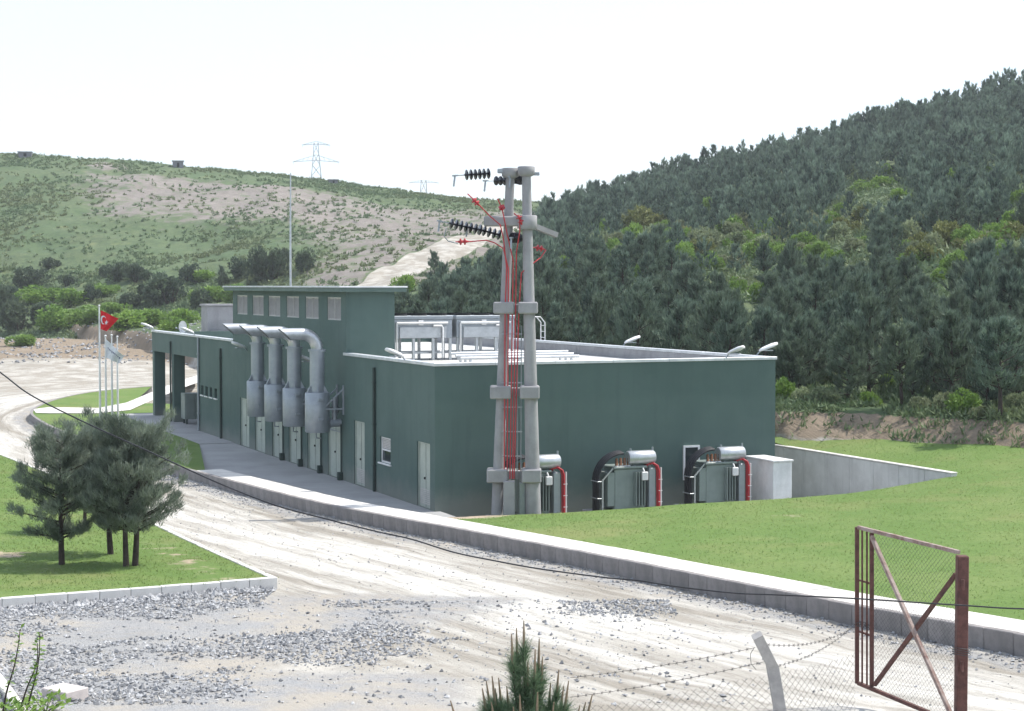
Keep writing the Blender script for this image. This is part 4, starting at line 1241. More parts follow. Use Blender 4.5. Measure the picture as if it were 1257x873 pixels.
# ------------------------------------------------------------------ gate, fence, cable
gz = lambda X, Y: float(ground_z(np.array([X]), np.array([Y]))[0])
GL_t, GL_b = at(1052, 647, 25.0), at(1052, 838, 25.0)
GR_t, GR_b = at(1177, 678, 23.0), at(1177, 890, 23.0)
gate = thing('mesh_gate', 'open rusty steel gate leaf with diagonal cross bars and wire mesh', 'gate', GL_b)
def G(u, v):
    """u along the leaf from its free end to its hinge, v up"""
    return GL_b.lerp(GR_b, u).lerp(GL_t.lerp(GR_t, u), v) - GL_b
def gbar(name, a, b, w_, mat='rust', off=0.0):
    n_ = (G(1, 0) - G(0, 0)).cross(Vector((0, 0, 1))).normalized() * off
    return MB().bar(G(*a) + n_, G(*b) + n_, w_, w_).obj(name, M[mat], gate)
gbar('frame_bar', (0, -.005), (0, 1.0), .055); gbar('frame_bar', (0.015, 1), (1, 1), .05, 'rust_pale'); gbar('frame_bar', (0.015, 0), (1, 0), .05); gbar('frame_bar', (1, .02), (1, .98), .05)
gbar('upright', (.155, .015), (.155, .985), .055)
for u in (.055, .105): gbar('thin_bar', (u, .01), (u, .99), .024)
for v in (.33, .66): gbar('thin_bar', (.012, v), (.143, v), .026, off=-.03)
gbar('brace', (.18, .97), (.97, .03), .05, 'rust_pale', .045); gbar('brace', (.18, .03), (.97, .87), .05, 'rust', -.01)
def chainlink(mb, fn, W, H, sp=.075, r=.0016):
    """diamond wire mesh; fn maps metres (x, z) in the panel to a point"""
    for sgn in (1, -1):
        for c in np.arange(-H if sgn > 0 else 0, W if sgn > 0 else W + H, sp):
            pts = []
            # x = c + sgn * z
            z0 = max(0, -c if sgn > 0 else c - W); z1 = min(H, W - c if sgn > 0 else c)
            if z1 - z0 < .02: continue
            n = max(2, int((z1 - z0) / .4) + 1)
            pts = [fn(c + sgn * z, z) + Vector((0, sgn * r, 0)) for z in np.linspace(z0, z1, n)]
            mb.tube(pts, r, 3, cap=False, smooth=False)
gw = (GR_b - GL_b).length; gh = (GL_t - GL_b).length
m2 = MB(); chainlink(m2, lambda x, z: G(.165 + x / gw, z / gh), gw * .825, gh)
tag(m2.obj('wire_mesh', M['wire'], gate), kind='stuff')
for k in range(3):
    m2 = MB(); pp = [G(.02 + k * .05 + .03 * math.sin(j * 1.7), .385 + .02 * math.cos(j * 1.3 + k)) + Vector((0, -.04 * math.cos(j), 0)) for j in range(9)]
    m2.tube(pp, .006, 5); m2.obj('tie_wire', M['wire'], gate)
pb = at(1179, 890, 22.93)
pz = gz(pb.x, pb.y)
gp = thing('gate_post', 'thick rusty steel gate post at the right end of leaf', 'gate post', (pb.x, pb.y, pz))
ztop = at(1179, 682, 22.93).z - pz
MB().bbox(-.075, -.075, -.3, .075, .075, ztop, .012).obj('post', M['rust'], gp)
for z in (ztop - .45, .75): MB().tube([(-.02, -.11, z), (-.02, -.11, z + .14)], .025, 8).obj('hinge', M['rust'], gp)
m2 = MB()
for k in range(4): m2.tube([(math.cos(a) * .12, math.sin(a) * .12, ztop * .42 + k * .03 + .01 * math.sin(a * 2)) for a in np.linspace(0, 6.3, 15)], .005, 4)
m2.obj('tie_wire', M['wire'], gp)

fpz_ = at(957, 873, 18.0)
fz = gz(fpz_.x, fpz_.y)
fence = thing('wire_fence', 'wire fence on a cracked concrete post with bent top', 'fence', (fpz_.x + .02, 18.0, fz))
fo_ = Vector((fpz_.x + .02, 18.0, fz))
m2 = MB()
pth = [Vector((0.05, 0, -.3)), at(957, 870, 18.0) - fo_, at(948, 817, 18.0) - fo_]
tip = at(929, 780, 18.0 - .1) - fo_
for a_, b_, wa, wb in ((pth[0], pth[1], .13, .125), (pth[1], pth[2], .125, .12), (pth[2] + Vector((.004, 0, -.012)), tip, .12, .10)):
    m2.bar(a_, b_, (wa + wb) / 2, .12, up=(0, 1, 0))
m2.obj('post', M['post'], fence)
def fence_mesh(x0, x1, ytop0, ytop1, Y0, Y1, hz, sp_=.09):
    a = at(x0, ytop0, Y0); b = at(x1, ytop1, Y1)
    W = math.hypot(b.x - a.x, b.y - a.y)
    m3 = MB()
    def fn(x, z):
        p_ = a.lerp(b, x / W); p_.z += z - hz - .03 * math.sin(x * 2.3); p_.y += .03 * math.sin(x * 3 + z * 2)
        return p_ - fo_
    chainlink(m3, fn, W, hz, sp_, .0016 if sp_ < .1 else .0013)
    tag(m3.obj('wire_mesh', M['wire'], fence), kind='stuff')
fence_mesh(700, 948, 868, 832, 18.2, 18.05, 1.5)
fence_mesh(957, 1050, 824, 800, 18.1, 18.8, 1.5)
def barbed(p0, p1, sag, label='barbed_wire'):
    a = at(*p0); b = at(*p1); m3 = MB(); n = 24
    pts = [a.lerp(b, k / n) + Vector((0, 0, -sag * 4 * (k / n) * (1 - k / n))) - fo_ for k in range(n + 1)]
    m3.tube(pts, .0025, 4)
    for k in range(1, n):
        p_ = pts[k]; m3.bar(p_ + Vector((-.012, 0, -.018)), p_ + Vector((.012, 0, .018)), .004, .004); m3.bar(p_ + Vector((.012, 0, -.018)), p_ + Vector((-.012, 0, .018)), .004, .004)
    m3.obj(label, M['wire'], fence)
barbed((700, 832, 18.6), (927, 795, 18.0), .03); barbed((700, 856, 18.6), (940, 812, 18.0), .03); barbed((952, 818, 18.05), (1052, 764, 24.9), .10); barbed((930, 790, 18), (1052, 768, 24.9), .12)
m2 = MB(); m2.tube([at(x, y, 17.95) - fo_ for x, y in ((926, 795), (921, 803), (922, 815), (928, 822))], .003, 4); m2.obj('tie_wire', M['wire'], fence)

# black cable slung across the view, close to the camera
cp = []
for x, y in ((-60, 415), (0, 457), (30, 480), (60, 497), (120, 526), (180, 553), (230, 576), (280, 598), (340, 621), (400, 637), (460, 652), (505, 662), (557, 678), (605, 688),
             (660, 698), (742, 709), (786, 713), (830, 720), (900, 728), (958, 730.5), (1052, 735), (1186, 743.5), (1257, 747.5), (1400, 750)):
    cp.append(at(x, y, 19.0 - x * .0012))
def catmull(P, n=8):
    o = []
    P = [P[0]] + P + [P[-1]]
    for i in range(1, len(P) - 2):
        for k in range(n):
            t = k / n
            o.append(.5 * ((2 * P[i]) + (P[i + 1] - P[i - 1]) * t + (2 * P[i - 1] - 5 * P[i] + 4 * P[i + 1] - P[i + 2]) * t * t + (3 * P[i] - P[i - 1] - 3 * P[i + 1] + P[i + 2]) * t ** 3))
    o.append(P[-2]); return o
cc = catmull(cp)
m2 = MB(); m2.tube(cc, .0085, 6)
tag(m2.obj('black_cable', M['black']), 'thin black cable slung across the whole view past pines and gate', 'cable')

# loose block in the gravel and the pale kerb at the corner of the picture
gp_ = at_f(80, 858, ground_z)
r = tag(MB().bbox(-.3, -.21, -.03, .3, .21, .17, .012).obj('loose_block', M['block']), 'loose pale concrete block lying in the gravel', 'block')
r.location = gp_; r.rotation_euler = (0.02, -.02, math.radians(-38))
kz = lambda X, Y: prof(Y) + .12
cpth = smooth_path([at_f(-30, 800, kz), at_f(0, 824, kz), at_f(20, 850, kz), at_f(42, 880, kz), at_f(60, 905, kz)], .75, 2)
kerb_row('bed_kerb', cpth, kz, 'white kerb stones at the near left corner', M['slab'], wdt=.17, dep=.4)

# ------------------------------------------------------------------ far things: pylons and huts
def lattice_pylon(px, ptop, Y, H, label, arms):
    base_z = gz((px - CX) / F * Y, Y)
    top = at(px, ptop, Y)
    base_ = Vector((top.x, Y, min(base_z, top.z - H)))
    H = top.z - base_.z
    r = thing('lattice_pylon', label, 'pylon', base_, .12)
    m3 = MB(); wb, wt = H * .13, H * .022
    def leg(i, j, z):
        w_ = wb + (wt - wb) * min(1, z / (H * .92)) ** .8
        return Vector((i * w_, j * w_, z))
    zs = np.linspace(0, H * .97, 9)
    for i in (-1, 1):
        for j in (-1, 1):
            for k in range(8): m3.bar(leg(i, j, zs[k]), leg(i, j, zs[k + 1]), .22, .22)
    m3.obj('leg_frame', M['steel_light'], r)
    m3 = MB()
    for k in range(8):
        for s_ in (-1, 1):
            m3.bar(leg(-1, s_, zs[k]), leg(1, s_, zs[k + 1]), .11, .11); m3.bar(leg(1, s_, zs[k]), leg(-1, s_, zs[k + 1]), .11, .11)
            m3.bar(leg(s_, -1, zs[k]), leg(s_, 1, zs[k + 1]), .11, .11)
    m3.obj('bracing', M['steel_light'], r)
    for fz_, half, up in arms:
        m3 = MB(); z = H * fz_
        for s_ in (-1, 1):
            m3.bar((0, 0, z), (s_ * half, 0, z - up * .3), .18, .18); m3.bar((0, 0, z + up), (s_ * half, 0, z - up * .3), .13, .13)
            for k in range(1, 5):
                t = k / 5
                m3.bar((s_ * half * t, 0, z - up * .3 * t), (s_ * half * (t - .1), 0, z + up * (1 - (t - .1))- up * .3 * (t - .1)), .1, .1)
            m3.bar((s_ * half * .97, 0, z - up * .3), (s_ * half * .97, 0, z - up * .3 - .9), .08, .08)
        m3.obj('crossarm', M['steel_light'], r)
lattice_pylon(388, 172, 560, 30, 'larger lattice power pylon standing behind the left ridge', ((.78, 7.6, 1.8), (.955, 4.6, 1.0), (.42, 7.6, 2.0)))
lattice_pylon(520, 217, 800, 26, 'smaller faint lattice pylon beside the ridge\'s lower end', ((.80, 8.5, 1.4), (.95, 7, 1.0)))
def hut(px, pb_, wpx, hpx, label):
    b = at_f(px, pb_, ground_z, 150)
    k = b.y / F
    r = thing('hut', label, 'hut', b, .2)
    W, H = wpx * k, hpx * k
    MB().bbox(-W / 2, -W * .35, -.6, W / 2, W * .35, H, .05).obj('wall', M['hut'], r)
    MB().bbox(-W / 2 - .2, -W * .35 - .2, H + .005, W / 2 + .2, W * .35 + .2, H + .22, .03).obj('roof', M['concrete'], r)
    MB().box(-W * .1, -W * .35 - .03, 0, W * .12, -W * .35 - .002, H * .75).obj('door', M['dark'], r)
hut(31, 192.5, 16, 5, 'low grey hut at the far left of the ridge')
hut(218.5, 205.5, 13, 7, 'square grey hut on the ridge above the bare scar')
hut(409, 225.5, 11, 4, 'small hut on the ridge at the pylon\'s foot')

# ================================================================== VEGETATION
def unit(v):
    return v / np.maximum(np.linalg.norm(v, axis=-1, keepdims=True), 1e-9)
def needles(rng, C, A, n, length, width, spread, tint, base_jit=.05, len_var=.3):
    """n pointed leaves at every centre C along axis A -> verts, tris, tint"""
    N = len(C)
    C = np.repeat(C, n, 0); A = np.repeat(A, n, 0); T = np.repeat(tint, n)
    d = unit(A + rng.normal(0, spread, (N * n, 3)))
    s = unit(np.cross(d, rng.normal(0, 1, (N * n, 3))))
    p = C + rng.normal(0, base_jit, (N * n, 3))
    L = (length * (1 + rng.uniform(-len_var, len_var, N * n)))[:, None]
    w = width * .5
    v = np.stack([p - s * w, p + s * w, p + d * L], 1).reshape(-1, 3)
    f = np.arange(N * n * 3).reshape(-1, 3)
    t = np.repeat(np.clip(T + rng.normal(0, .12, N * n), 0, 1), 3)
    return v, f, t
def rods(A, B, ra, rb, n=4):
    """many tapered rods at once"""
    N = len(A)
    d = unit(B - A); u = np.where(np.abs(d[:, 2:3]) < .9, [[0, 0, 1.]], [[1., 0, 0]])
    s = unit(np.cross(d, u)); t = np.cross(d, s)
    an = np.arange(n) * 2 * np.pi / n
    ring = s[:, None] * np.cos(an)[None, :, None] + t[:, None] * np.sin(an)[None, :, None]
    va = A[:, None] + ring * np.reshape(ra, (-1, 1, 1)); vb = B[:, None] + ring * np.reshape(rb, (-1, 1, 1))
    v = np.concatenate([va, vb], 1).reshape(-1, 3)
    o = (np.arange(N) * 2 * n)[:, None, None]
    k = np.arange(n); k2 = (k + 1) % n
    f = (np.stack([k, k2, k2 + n, k + n], 1)[None] + o).reshape(-1, 4)
    return v, f
def pine(rng, h, R, nb, per, n, length, width, bare=.18, spread=.34, lean=0.0, up=.9, flat=.75, top_r=.12, bias=1.0):
    """branch-built pine: returns needle arrays, wood rods"""
    wob = rng.normal(0, .03 * h, 2)
    def trunk(t): return np.stack([wob[0] * t * t + lean * h * t, wob[1] * np.sin(t * 3), t * h], -1)
    t = bare + (1 - bare) * np.sort(rng.uniform(0, 1, nb) ** .85)
    az = np.arange(nb) * 2.399 + rng.uniform(0, 6) + rng.normal(0, .35, nb)
    tt = (t - bare) / (1 - bare)
    profl = np.minimum(1, .45 + tt * 2.2) * np.maximum(top_r, (1 - tt ** 1.5)) ** flat
    L = R * profl * rng.uniform(.62, 1.15, nb)
    B0 = trunk(t); D = np.stack([np.cos(az), np.sin(az), 0 * az], -1)
    rise = rng.uniform(.18, .55, nb) + .35 * tt
    S = 1.03 - .73 * rng.uniform(0, 1, (nb, per)) ** bias; S[:, 0] = 1.0
    C = B0[:, None] + D[:, None] * (L[:, None] * S)[..., None]
    C[..., 2] += (L * rise)[:, None] * S ** 1.6
    side = np.stack([-np.sin(az), np.cos(az), 0 * az], -1)
    C += side[:, None] * (rng.normal(0, .16, (nb, per)) * L[:, None] * S)[..., None]
    C[..., 2] += rng.normal(0, .05 * h / 4, (nb, per))
    A = unit(D[:, None] * (.55 - .3 * tt[:, None, None]) + np.array([0, 0, up]) + rng.normal(0, .18, (nb, per, 3)))
    # leader
    lt = rng.uniform(.86, 1.0, max(3, nb // 8)); lt[0] = 1.0
    Cl = trunk(lt) + rng.normal(0, .03, (len(lt), 3)); Al = np.tile([0, 0, 1.], (len(lt), 1))
    C = np.r_[C.reshape(-1, 3), Cl]; A = np.r_[A.reshape(-1, 3), Al]
    bt = np.repeat(rng.uniform(0, .75, nb), per)
    tint = np.r_[bt, rng.uniform(.3, .8, len(lt))] * .8 + rng.uniform(0, .25, len(C))
    v, f, ti = needles(rng, C, A, n, length, width, spread, tint, .04)
    ks = np.linspace(0, 1, 7); P = trunk(ks)
    r0 = .027 * h
    rad = r0 * (1 - ks * .85)
    wa, fa = rods(P[:-1], P[1:], rad[:-1], rad[1:], 7)
    E = B0 + D * L[:, None] * .8; E[:, 2] += L * rise * .7
    wb, fb_ = rods(B0, E, .010 * h * (1 - tt * .6), np.full(nb, .003 * h), 4)
    return (v, f, ti), (np.r_[wa, wb], np.r_[fa, fb_ + len(wa)])
def bush(rng, rx, ry, rz, lobes, n, length, width, up=.5):
    """a shrub of leaf sprays over several uneven lobes"""
    C = []; A = []; T = []
    for k in range(lobes):
        c = np.array([rng.normal(0, rx * .42), rng.normal(0, ry * .42), rng.uniform(.25, .7) * rz])
        r = np.array([rx, ry, rz * .7]) * rng.uniform(.35, .62)
        m = n // lobes
        d = unit(rng.normal(0, 1, (m, 3)) + [0, 0, .25])
        rad = rng.uniform(.55, 1.08, (m, 1)) ** .6
        C.append(c + d * r * rad); A.append(unit(d + [0, 0, up])); T.append(np.clip(rng.uniform(.1, .9) + rng.normal(0, .2, m), 0, 1))
    C = np.concatenate(C); A = np.concatenate(A); T = np.concatenate(T)
    C[:, 2] = np.maximum(C[:, 2], .03)
    return needles(rng, C, A, 4, length, width, .55, T, length * .25)
def stems_for(rng, rx, rz, k=5):
    a = rng.uniform(0, 6.28, k)
    B = np.stack([np.cos(a) * rx * .4, np.sin(a) * rx * .4, np.full(k, rz * .55)], -1)
    return rods(np.tile([[0, 0, -.2]], (k, 1)), B, np.full(k, .02 * rz + .02), np.full(k, .008 * rz + .01), 5)
def leafmesh(name, t, mat): return np_mesh(name, t[0], t[1], mat, False, {'tint': ('FLOAT', t[2])})
def woodmesh(name, t): return np_mesh(name, t[0], t[1], M['bark'], True)

# --- the group of pines on the left lawn
rg = np.random.default_rng(5)
for px, py, hpx, R_, lab, kw in (
        (76, 692, 152, 1.42, 'dark pine at the left of the lawn group, on a single trunk', dict(bare=.20, lean=.02)),
        (136, 679, 150, 1.3, 'middle pine of the lawn group, trunk set back', dict(bare=.24, lean=-.06)),
        (155, 694, 150, 1.1, 'pine of the lawn group with slim trunk left of its twin', dict(bare=.27, lean=-.01)),
        (166, 693, 158, 1.45, 'rightmost pine of the lawn group, reaching over the road', dict(bare=.22, lean=.05)),
        (104, 651, 100, 1.05, 'pine at the back of the lawn group, mostly hidden', dict(bare=.3, lean=.0))):
    b = at_f(px, py, ll_z)
    h = hpx * b.y / F
    nt_, wd = pine(rg, h, R_, 66, 25, 15, .17, .016, spread=.42, flat=.55, top_r=.32, bias=1.5, **kw)
    r = thing('pine_tree', lab, 'tree', (b.x, b.y, b.z - .05), 0, 'pines on the left lawn')
    link('crown', leafmesh('crown', nt_, M['needle_near']), r)
    link('trunk', woodmesh('trunk', wd), r)
# --- young pine in the foreground
b = at_f(650, 905, ground_z, 11.5)
Yp = 12.0
bx = at(648, 800, Yp); bz = gz(bx.x, Yp)
r = thing('young_pine', 'young pine with upright candles at the bottom of the picture', 'tree', (bx.x, Yp, bz))
org = Vector((bx.x, Yp, bz))
shoots = []
tops = [(643, 762, 0), (634, 771, .05), (628, 778, -.05), (662, 784, .08), (657, 797, -.08), (666, 806, 0.05), (686, 822, .1), (604, 830, -.1), (597, 836, .1), (612, 832, .15), (698, 836, -.1), (660, 850, -.25),
        (638, 853, -.2), (608, 845, .0), (592, 845, -.1), (676, 838, .15), (648, 812, 0), (622, 842, .1), (692, 842, .0), (727, 853, .05), (719, 862, .1), (553, 860, .1), (712, 866, .0), (680, 862, -.15), (603, 862, -.15), (630, 868, -.2)]
CC = []; AA = []; TT = []; cand = MB(); wood = MB()
for k, (x, y, dy) in enumerate(tops):
    tp = at(x, y, Yp + dy) - org
    hx = (x - 648) * .45 + 648
    low = at(hx, min(y + 130, 905), Yp + dy * .3) - org
    root = Vector((0, 0, max(.1, low.z * .6)))
    ln = .17 + .05 * rg.uniform()
    d = (tp - low).normalized()
    mid = tp - Vector((d.x * .35, d.y * .35, .95)).normalized() * ln
    MB().tube([mid, mid.lerp(tp, .5), tp], [.0115, .010, .004], 6).obj('candle', M['candle'], r)
    wood.tube([root, low, low.lerp(mid, .6), mid], [.02, .014, .011, .010], 6)
    n_ = 62
    for s_ in rg.uniform(0, 1, n_):
        CC.append(low.lerp(mid, .25 + .75 * s_ ** .7)); AA.append(d * .75 + Vector((0, 0, .35)) + Vector((tp.x * .5, tp.y * .5, 0))); TT.append(rg.uniform(.1, .9))
    for s_ in rg.uniform(0, 1, 26):
        CC.append(root.lerp(low, s_)); AA.append(Vector((rg.normal(), rg.normal(), .8))); TT.append(rg.uniform(0, .6))
CC = np.array([tuple(c) for c in CC]); AA = unit(np.array([tuple(c) for c in AA]))
link('needles', leafmesh('needles', needles(rg, CC, AA, 9, .115, .0042, .55, np.array(TT), .008), M['needle_young']), r)
wood.obj('stem', M['bark'], r)
# --- sapling and weeds at the lower left
b = at_f(12, 884, ground_z)
r = thing('sapling', 'thin broad-leaved sapling with two stems by the white kerb', 'sapling', b)
st = MB(); LC = []; LA = []; LT = []
for path in ([(2, 884), (8, 850), (17, 820), (22, 795), (25, 772)], [(30, 884), (38, 852), (44, 830), (48, 805), (49, 777)], [(22, 880), (33, 845), (45, 815), (46, 790)]):
    P = [at(x, y, b.y + k * .02) - b for k, (x, y) in enumerate(path)]
    P = catmull(P, 5)
    st.tube(P, [.016 - .011 * k / len(P) for k in range(len(P))], 6)
    for k in range(5, len(P)):
        for j in range(rg.integers(2, 5)):
            LC.append(P[k]); a_ = rg.uniform(0, 6.28); LA.append((math.cos(a_), math.sin(a_), rg.uniform(-.2, .8))); LT.append(rg.uniform())
def broad(rng, C, A, T, length, width):
    """broad leaves: diamond quads with a folded midrib"""
    N = len(C); C = np.array([tuple(c) for c in C]); A = unit(np.array(A))
    A = unit(A + rng.normal(0, .25, (N, 3)))
    s = unit(np.cross(A, rng.normal(0, .4, (N, 3)) + [0, 0, 1.])); nrm = np.cross(s, A)
    L = (length * rng.uniform(.6, 1.25, N))[:, None]; w = width / length * L
    p0 = C + A * L * .12
    v = np.stack([p0, p0 + A * L * .45 + s * w * .5 + nrm * L * .08, p0 + A * L, p0 + A * L * .45 - s * w * .5 + nrm * L * .08, p0 + A * L * .5], 1).reshape(-1, 3)
    o = (np.arange(N) * 5)[:, None, None]
    f = (np.array([[0, 1, 4], [1, 2, 4], [2, 3, 4], [3, 0, 4]])[None] + o).reshape(-1, 3)
    return v, f, np.repeat(np.array(T), 5)
st.obj('stem', M['bark'], r)
link('leaves', leafmesh('leaves', broad(rg, LC, LA, LT, .085, .05), M['leaf_bright']), r)
for px, py, w_, lab in ((4, 868, .30, 'low leafy weed left of the sapling'), (24, 873, .26, 'leafy weed at the foot of the sapling'), (56, 862, .30, 'broad-leaved weed just left of the loose block')):
    b = at_f(px, py + 14, ground_z)
    r = thing('weed', lab, 'weed', b)
    n = 80; a_ = rg.uniform(0, 6.28, n); rr_ = rg.uniform(0, w_, n)
    C = np.stack([np.cos(a_) * rr_, np.sin(a_) * rr_, rg.uniform(.02, .30, n) * (1 - rr_ / w_ * .4)], -1)
    link('leaves', leafmesh('leaves', broad(rg, C, np.stack([np.cos(a_), np.sin(a_), np.full(n, .5)], -1), rg.uniform(0, 1, n), .12, .07), M['leaf_bright']), r)
    link('stem', woodmesh('stem', rods(np.zeros((20, 3)), C[:20], np.full(20, .006), np.full(20, .003), 4)), r)

PALE_B = ((865, 312, 52, 40), (900, 300, 40, 34), (735, 305, 46, 30), (1160, 300, 44, 26), (1205, 320, 60, 34), (1050, 312, 44, 28))
BRIGHT_B = ((845, 330, 34, 36), (868, 262, 26, 26), (755, 318, 30, 34), (780, 345, 22, 26), (938, 306, 44, 26), (962, 318, 40, 26), (985, 306, 36, 24), (1005, 318, 34, 30),
            (1062, 240, 34, 22), (1085, 232, 36, 22), (1105, 246, 34, 20), (1168, 222, 22, 22), (1088, 215, 18, 16), (1186, 304, 38, 32), (1218, 292, 26, 24), (1250, 252, 26, 26), (1240, 300, 34, 30),
            (905, 366, 26, 30), (930, 370, 26, 30), (815, 288, 26, 24), (1020, 330, 34, 30), (880, 335, 30, 26), (1120, 330, 40, 26), (1030, 262, 16, 18), (1212, 215, 18, 14), (693, 330, 24, 22), (1150, 345, 26, 22))
# --- the wood on the right-hand hill
rg = np.random.default_rng(21)
CLEAR = [(1078, 226, 46, 18), (940, 298, 46, 14), (870, 300, 30, 14), (1185, 284, 46, 12), (1245, 238, 14, 12)]
sp = 2.35
gx, gy = np.meshgrid(np.arange(-30, 110, sp), np.arange(56, 312, sp))
gx = (gx + (np.arange(gx.shape[0]) % 2)[:, None] * sp / 2).ravel(); gy = gy.ravel()
gx = gx + rg.uniform(-.42, .42, gx.size) * sp; gy = gy + rg.uniform(-.42, .42, gy.size) * sp
lzv, _ = left_hill(gx, gy); rzv, qv = right_hill(gx, gy)
gzv = ground_z(gx, gy)
ppx, ppy = project(gx, gy, gzv + 2)
hr_, _ = side_dist(HILLROAD, gx, gy)
ok = (qv > 2.5) & (rzv > lzv + .1) & (ppx > 380) & (ppx < 1330) & (np.abs(hr_) > 9)
blx, bly = w2loc(gx, gy)
ok &= ~((blx < BW + 2.5) & (bly > -6) & (bly < PL + 8) & (blx > -30))
for cx, cy, rx, ry in CLEAR:
    ok &= ((ppx - cx) / rx) ** 2 + ((ppy - cy) / ry) ** 2 > 1
for bx_, by_, bw_, bh_ in PALE_B + BRIGHT_B + ((787, 290, 66, 42),):
    bY = at_f(bx_, by_, ground_z, 60).y
    hpx_ = 4.0 * F / gy                      # a pine's height in the picture
    cyb = by_ - bh_ * .5
    ov = (np.abs(ppx - bx_) < bw_ * .26 + hpx_ * .12) & (ppy - hpx_ * .45 < cyb) & (ppy + hpx_ * .3 > cyb - bh_ * .2) & (gy < bY + 1.5)
    ok &= ~ov
belt = (ppx > 735) & (ppy > 268 + 12 * np.sin(ppx / 60)) & (ppy < 322 + 10 * np.sin(ppx / 45))
ok &= ~(belt & (rg.uniform(0, 1, gx.size) < .78))
ptx, pty = project(gx, gy, gzv + 4.6)
ok &= (ppx > 675) | (pty + 8 > np.interp(ppx, [380, 440, 503, 560, 600, 640, 675], [372, 364, 352, 322, 305, 288, 236]))
gaps = fbm(gx / 16, gy / 16, 91)
ok &= ~((gaps > .69) & (gy > 95))
gx, gy, gzv, ppx, ppy, qv = (a[ok] for a in (gx, gy, gzv, ppx, ppy, qv))
order = np.argsort(gy)
gx, gy, gzv, ppx, ppy, qv = (a[order] for a in (gx, gy, gzv, ppx, ppy, qv))
protos = []
for k in range(10):
    h = 1.0
    nt_, wd = pine(rg, 4.2, rg.uniform(1.25, 1.8), 52, 10, 7, .36, .060, bare=.06, spread=.26, up=1.3, flat=rg.uniform(.6, 1.0), top_r=.16)
    protos.append((leafmesh('crown', nt_, M['needle']), woodmesh('trunk', wd)))
NIND = 300
vis = (ppx > 0) & (ppx < 1265)
size_rank = 0
count = 0
far_i = []
def copy_pine(i, label='dense dark pine in the plantation on the right-hand hill', group='pines of the hillside plantation', sc=None):
    k = int(rg.integers(0, len(protos)))
    s_ = sc or rg.uniform(.55, .95)
    r = thing('pine_tree', label, 'tree', (gx[i], gy[i], gzv[i] - .1), rg.uniform(0, 6.28), group)
    r.scale = (s_ * rg.uniform(.85, 1.15), s_ * rg.uniform(.85, 1.15), s_ * rg.uniform(.88, 1.18))
    link('crown', protos[k][0], r); link('trunk', protos[k][1], r)
# nearest first, hidden ones behind the building skipped
hid = (ppy > 436) & (ppx > 186) & (ppx < 952)
for i in range(len(gx)):
    if hid[i] or not vis[i] or qv[i] < 3.2:
        continue
    if count < NIND:
        copy_pine(i); count += 1
    else: far_i.append(i)
far_i += [i for i in range(len(gx)) if not vis[i] and not hid[i]]
# the rest of the wood as one mass of separate trees
fprot = [pine(rg, 4.2, rg.uniform(1.25, 1.75), 24, 7, 4, .55, .13, bare=.08, spread=.22, up=1.5, flat=rg.uniform(.6, 1.0), top_r=.16) for k in range(12)]
V = []; Fc = []; T = []; off = 0
for i in far_i:
    (v, f, t), _ = fprot[int(rg.integers(0, 12))]
    a_ = rg.uniform(0, 6.28); s_ = rg.uniform(.58, 1.0)
    c, s = math.cos(a_), math.sin(a_)
    vv = v * s_
    vv = np.stack([vv[:, 0] * c - vv[:, 1] * s + gx[i], vv[:, 0] * s + vv[:, 1] * c + gy[i], vv[:, 2] * rg.uniform(.9, 1.15) + gzv[i] - .1], -1)
    V.append(vv); Fc.append(f + off); T.append(np.clip(t + rg.uniform(-.25, .3), 0, 1)); off += len(v)
tag(link('far_wood', np_mesh('far_wood', np.concatenate(V), np.concatenate(Fc), M['needle'], False, {'tint': ('FLOAT', np.concatenate(T))})),
    'dark pine wood covering the upper hillside', 'wood', None, 'stuff')

# --- front row of pines on the bank, each with its own look
for px, py, hpx, lab in ((1041, 496, 92, 'bushy low-branched pine on the bank above the wall'), (1108, 503, 96, 'pine on the bank with a leaning bare trunk'),
                         (1228, 512, 118, 'tall pine at the right end of the bank'), (968, 487, 66, 'pine on the bank beside the building corner'),
                         (1168, 486, 84, 'pine set back between the leaning and the tall bank pines')):
    b = at_f(px, py, ground_z, 60)
    h = hpx * b.y / F
    nt_, wd = pine(rg, h, .30 * h + .25, 46, 12, 10, .24, .04, bare=.12 if 'low-branched' in lab else .30, spread=.36, flat=.7, top_r=.2, lean=-.12 if 'leaning' in lab else 0)
    r = thing('pine_tree', lab, 'tree', (b.x, b.y, b.z - .05), 0, 'pines along the bank')
    link('crown', leafmesh('crown', nt_, M['needle']), r); link('trunk', woodmesh('trunk', wd), r)

# --- shrubs
sprot = {}
for nm, mt in (('leaf_bright', 'leaf_bright'), ('leaf_grey', 'leaf_grey'), ('leaf_dark', 'leaf_dark'), ('leaf_olive', 'leaf_olive')):
    sprot[nm] = []
    for k in range(3):
        t = bush(rg, 1.0, .9, 1.25, 9, 620, .17, .12)
        w_ = stems_for(rg, 1.0, 1.25)
        sprot[nm].append((leafmesh('foliage', t, M[mt]), woodmesh('stem', w_)))
def shrub(px, py, wpx, hpx, kind, label, group, y0=60):
    b = at_f(px, py, ground_z, y0)
    k = b.y / F
    r = thing('shrub', label, 'shrub', (b.x, b.y, b.z - .08), rg.uniform(0, 6.28), group)
    s_ = wpx * k / 2.3; r.scale = (s_, s_, max(hpx * k / 1.55, s_ * .5))
    m_ = sprot[kind][int(rg.integers(0, 3))]
    link('foliage', m_[0], r); link('stem', m_[1], r)
shrub(787, 290, 66, 42, 'leaf_olive', 'large rounded olive-green bush among the pines', 'shrubs on the wooded hill')
for k, (px, py, w_, h_) in enumerate(PALE_B):
    shrub(px, py, w_, h_, 'leaf_grey', 'pale grey-green bush among the pines on the hill', 'pale bushes on the wooded hill')
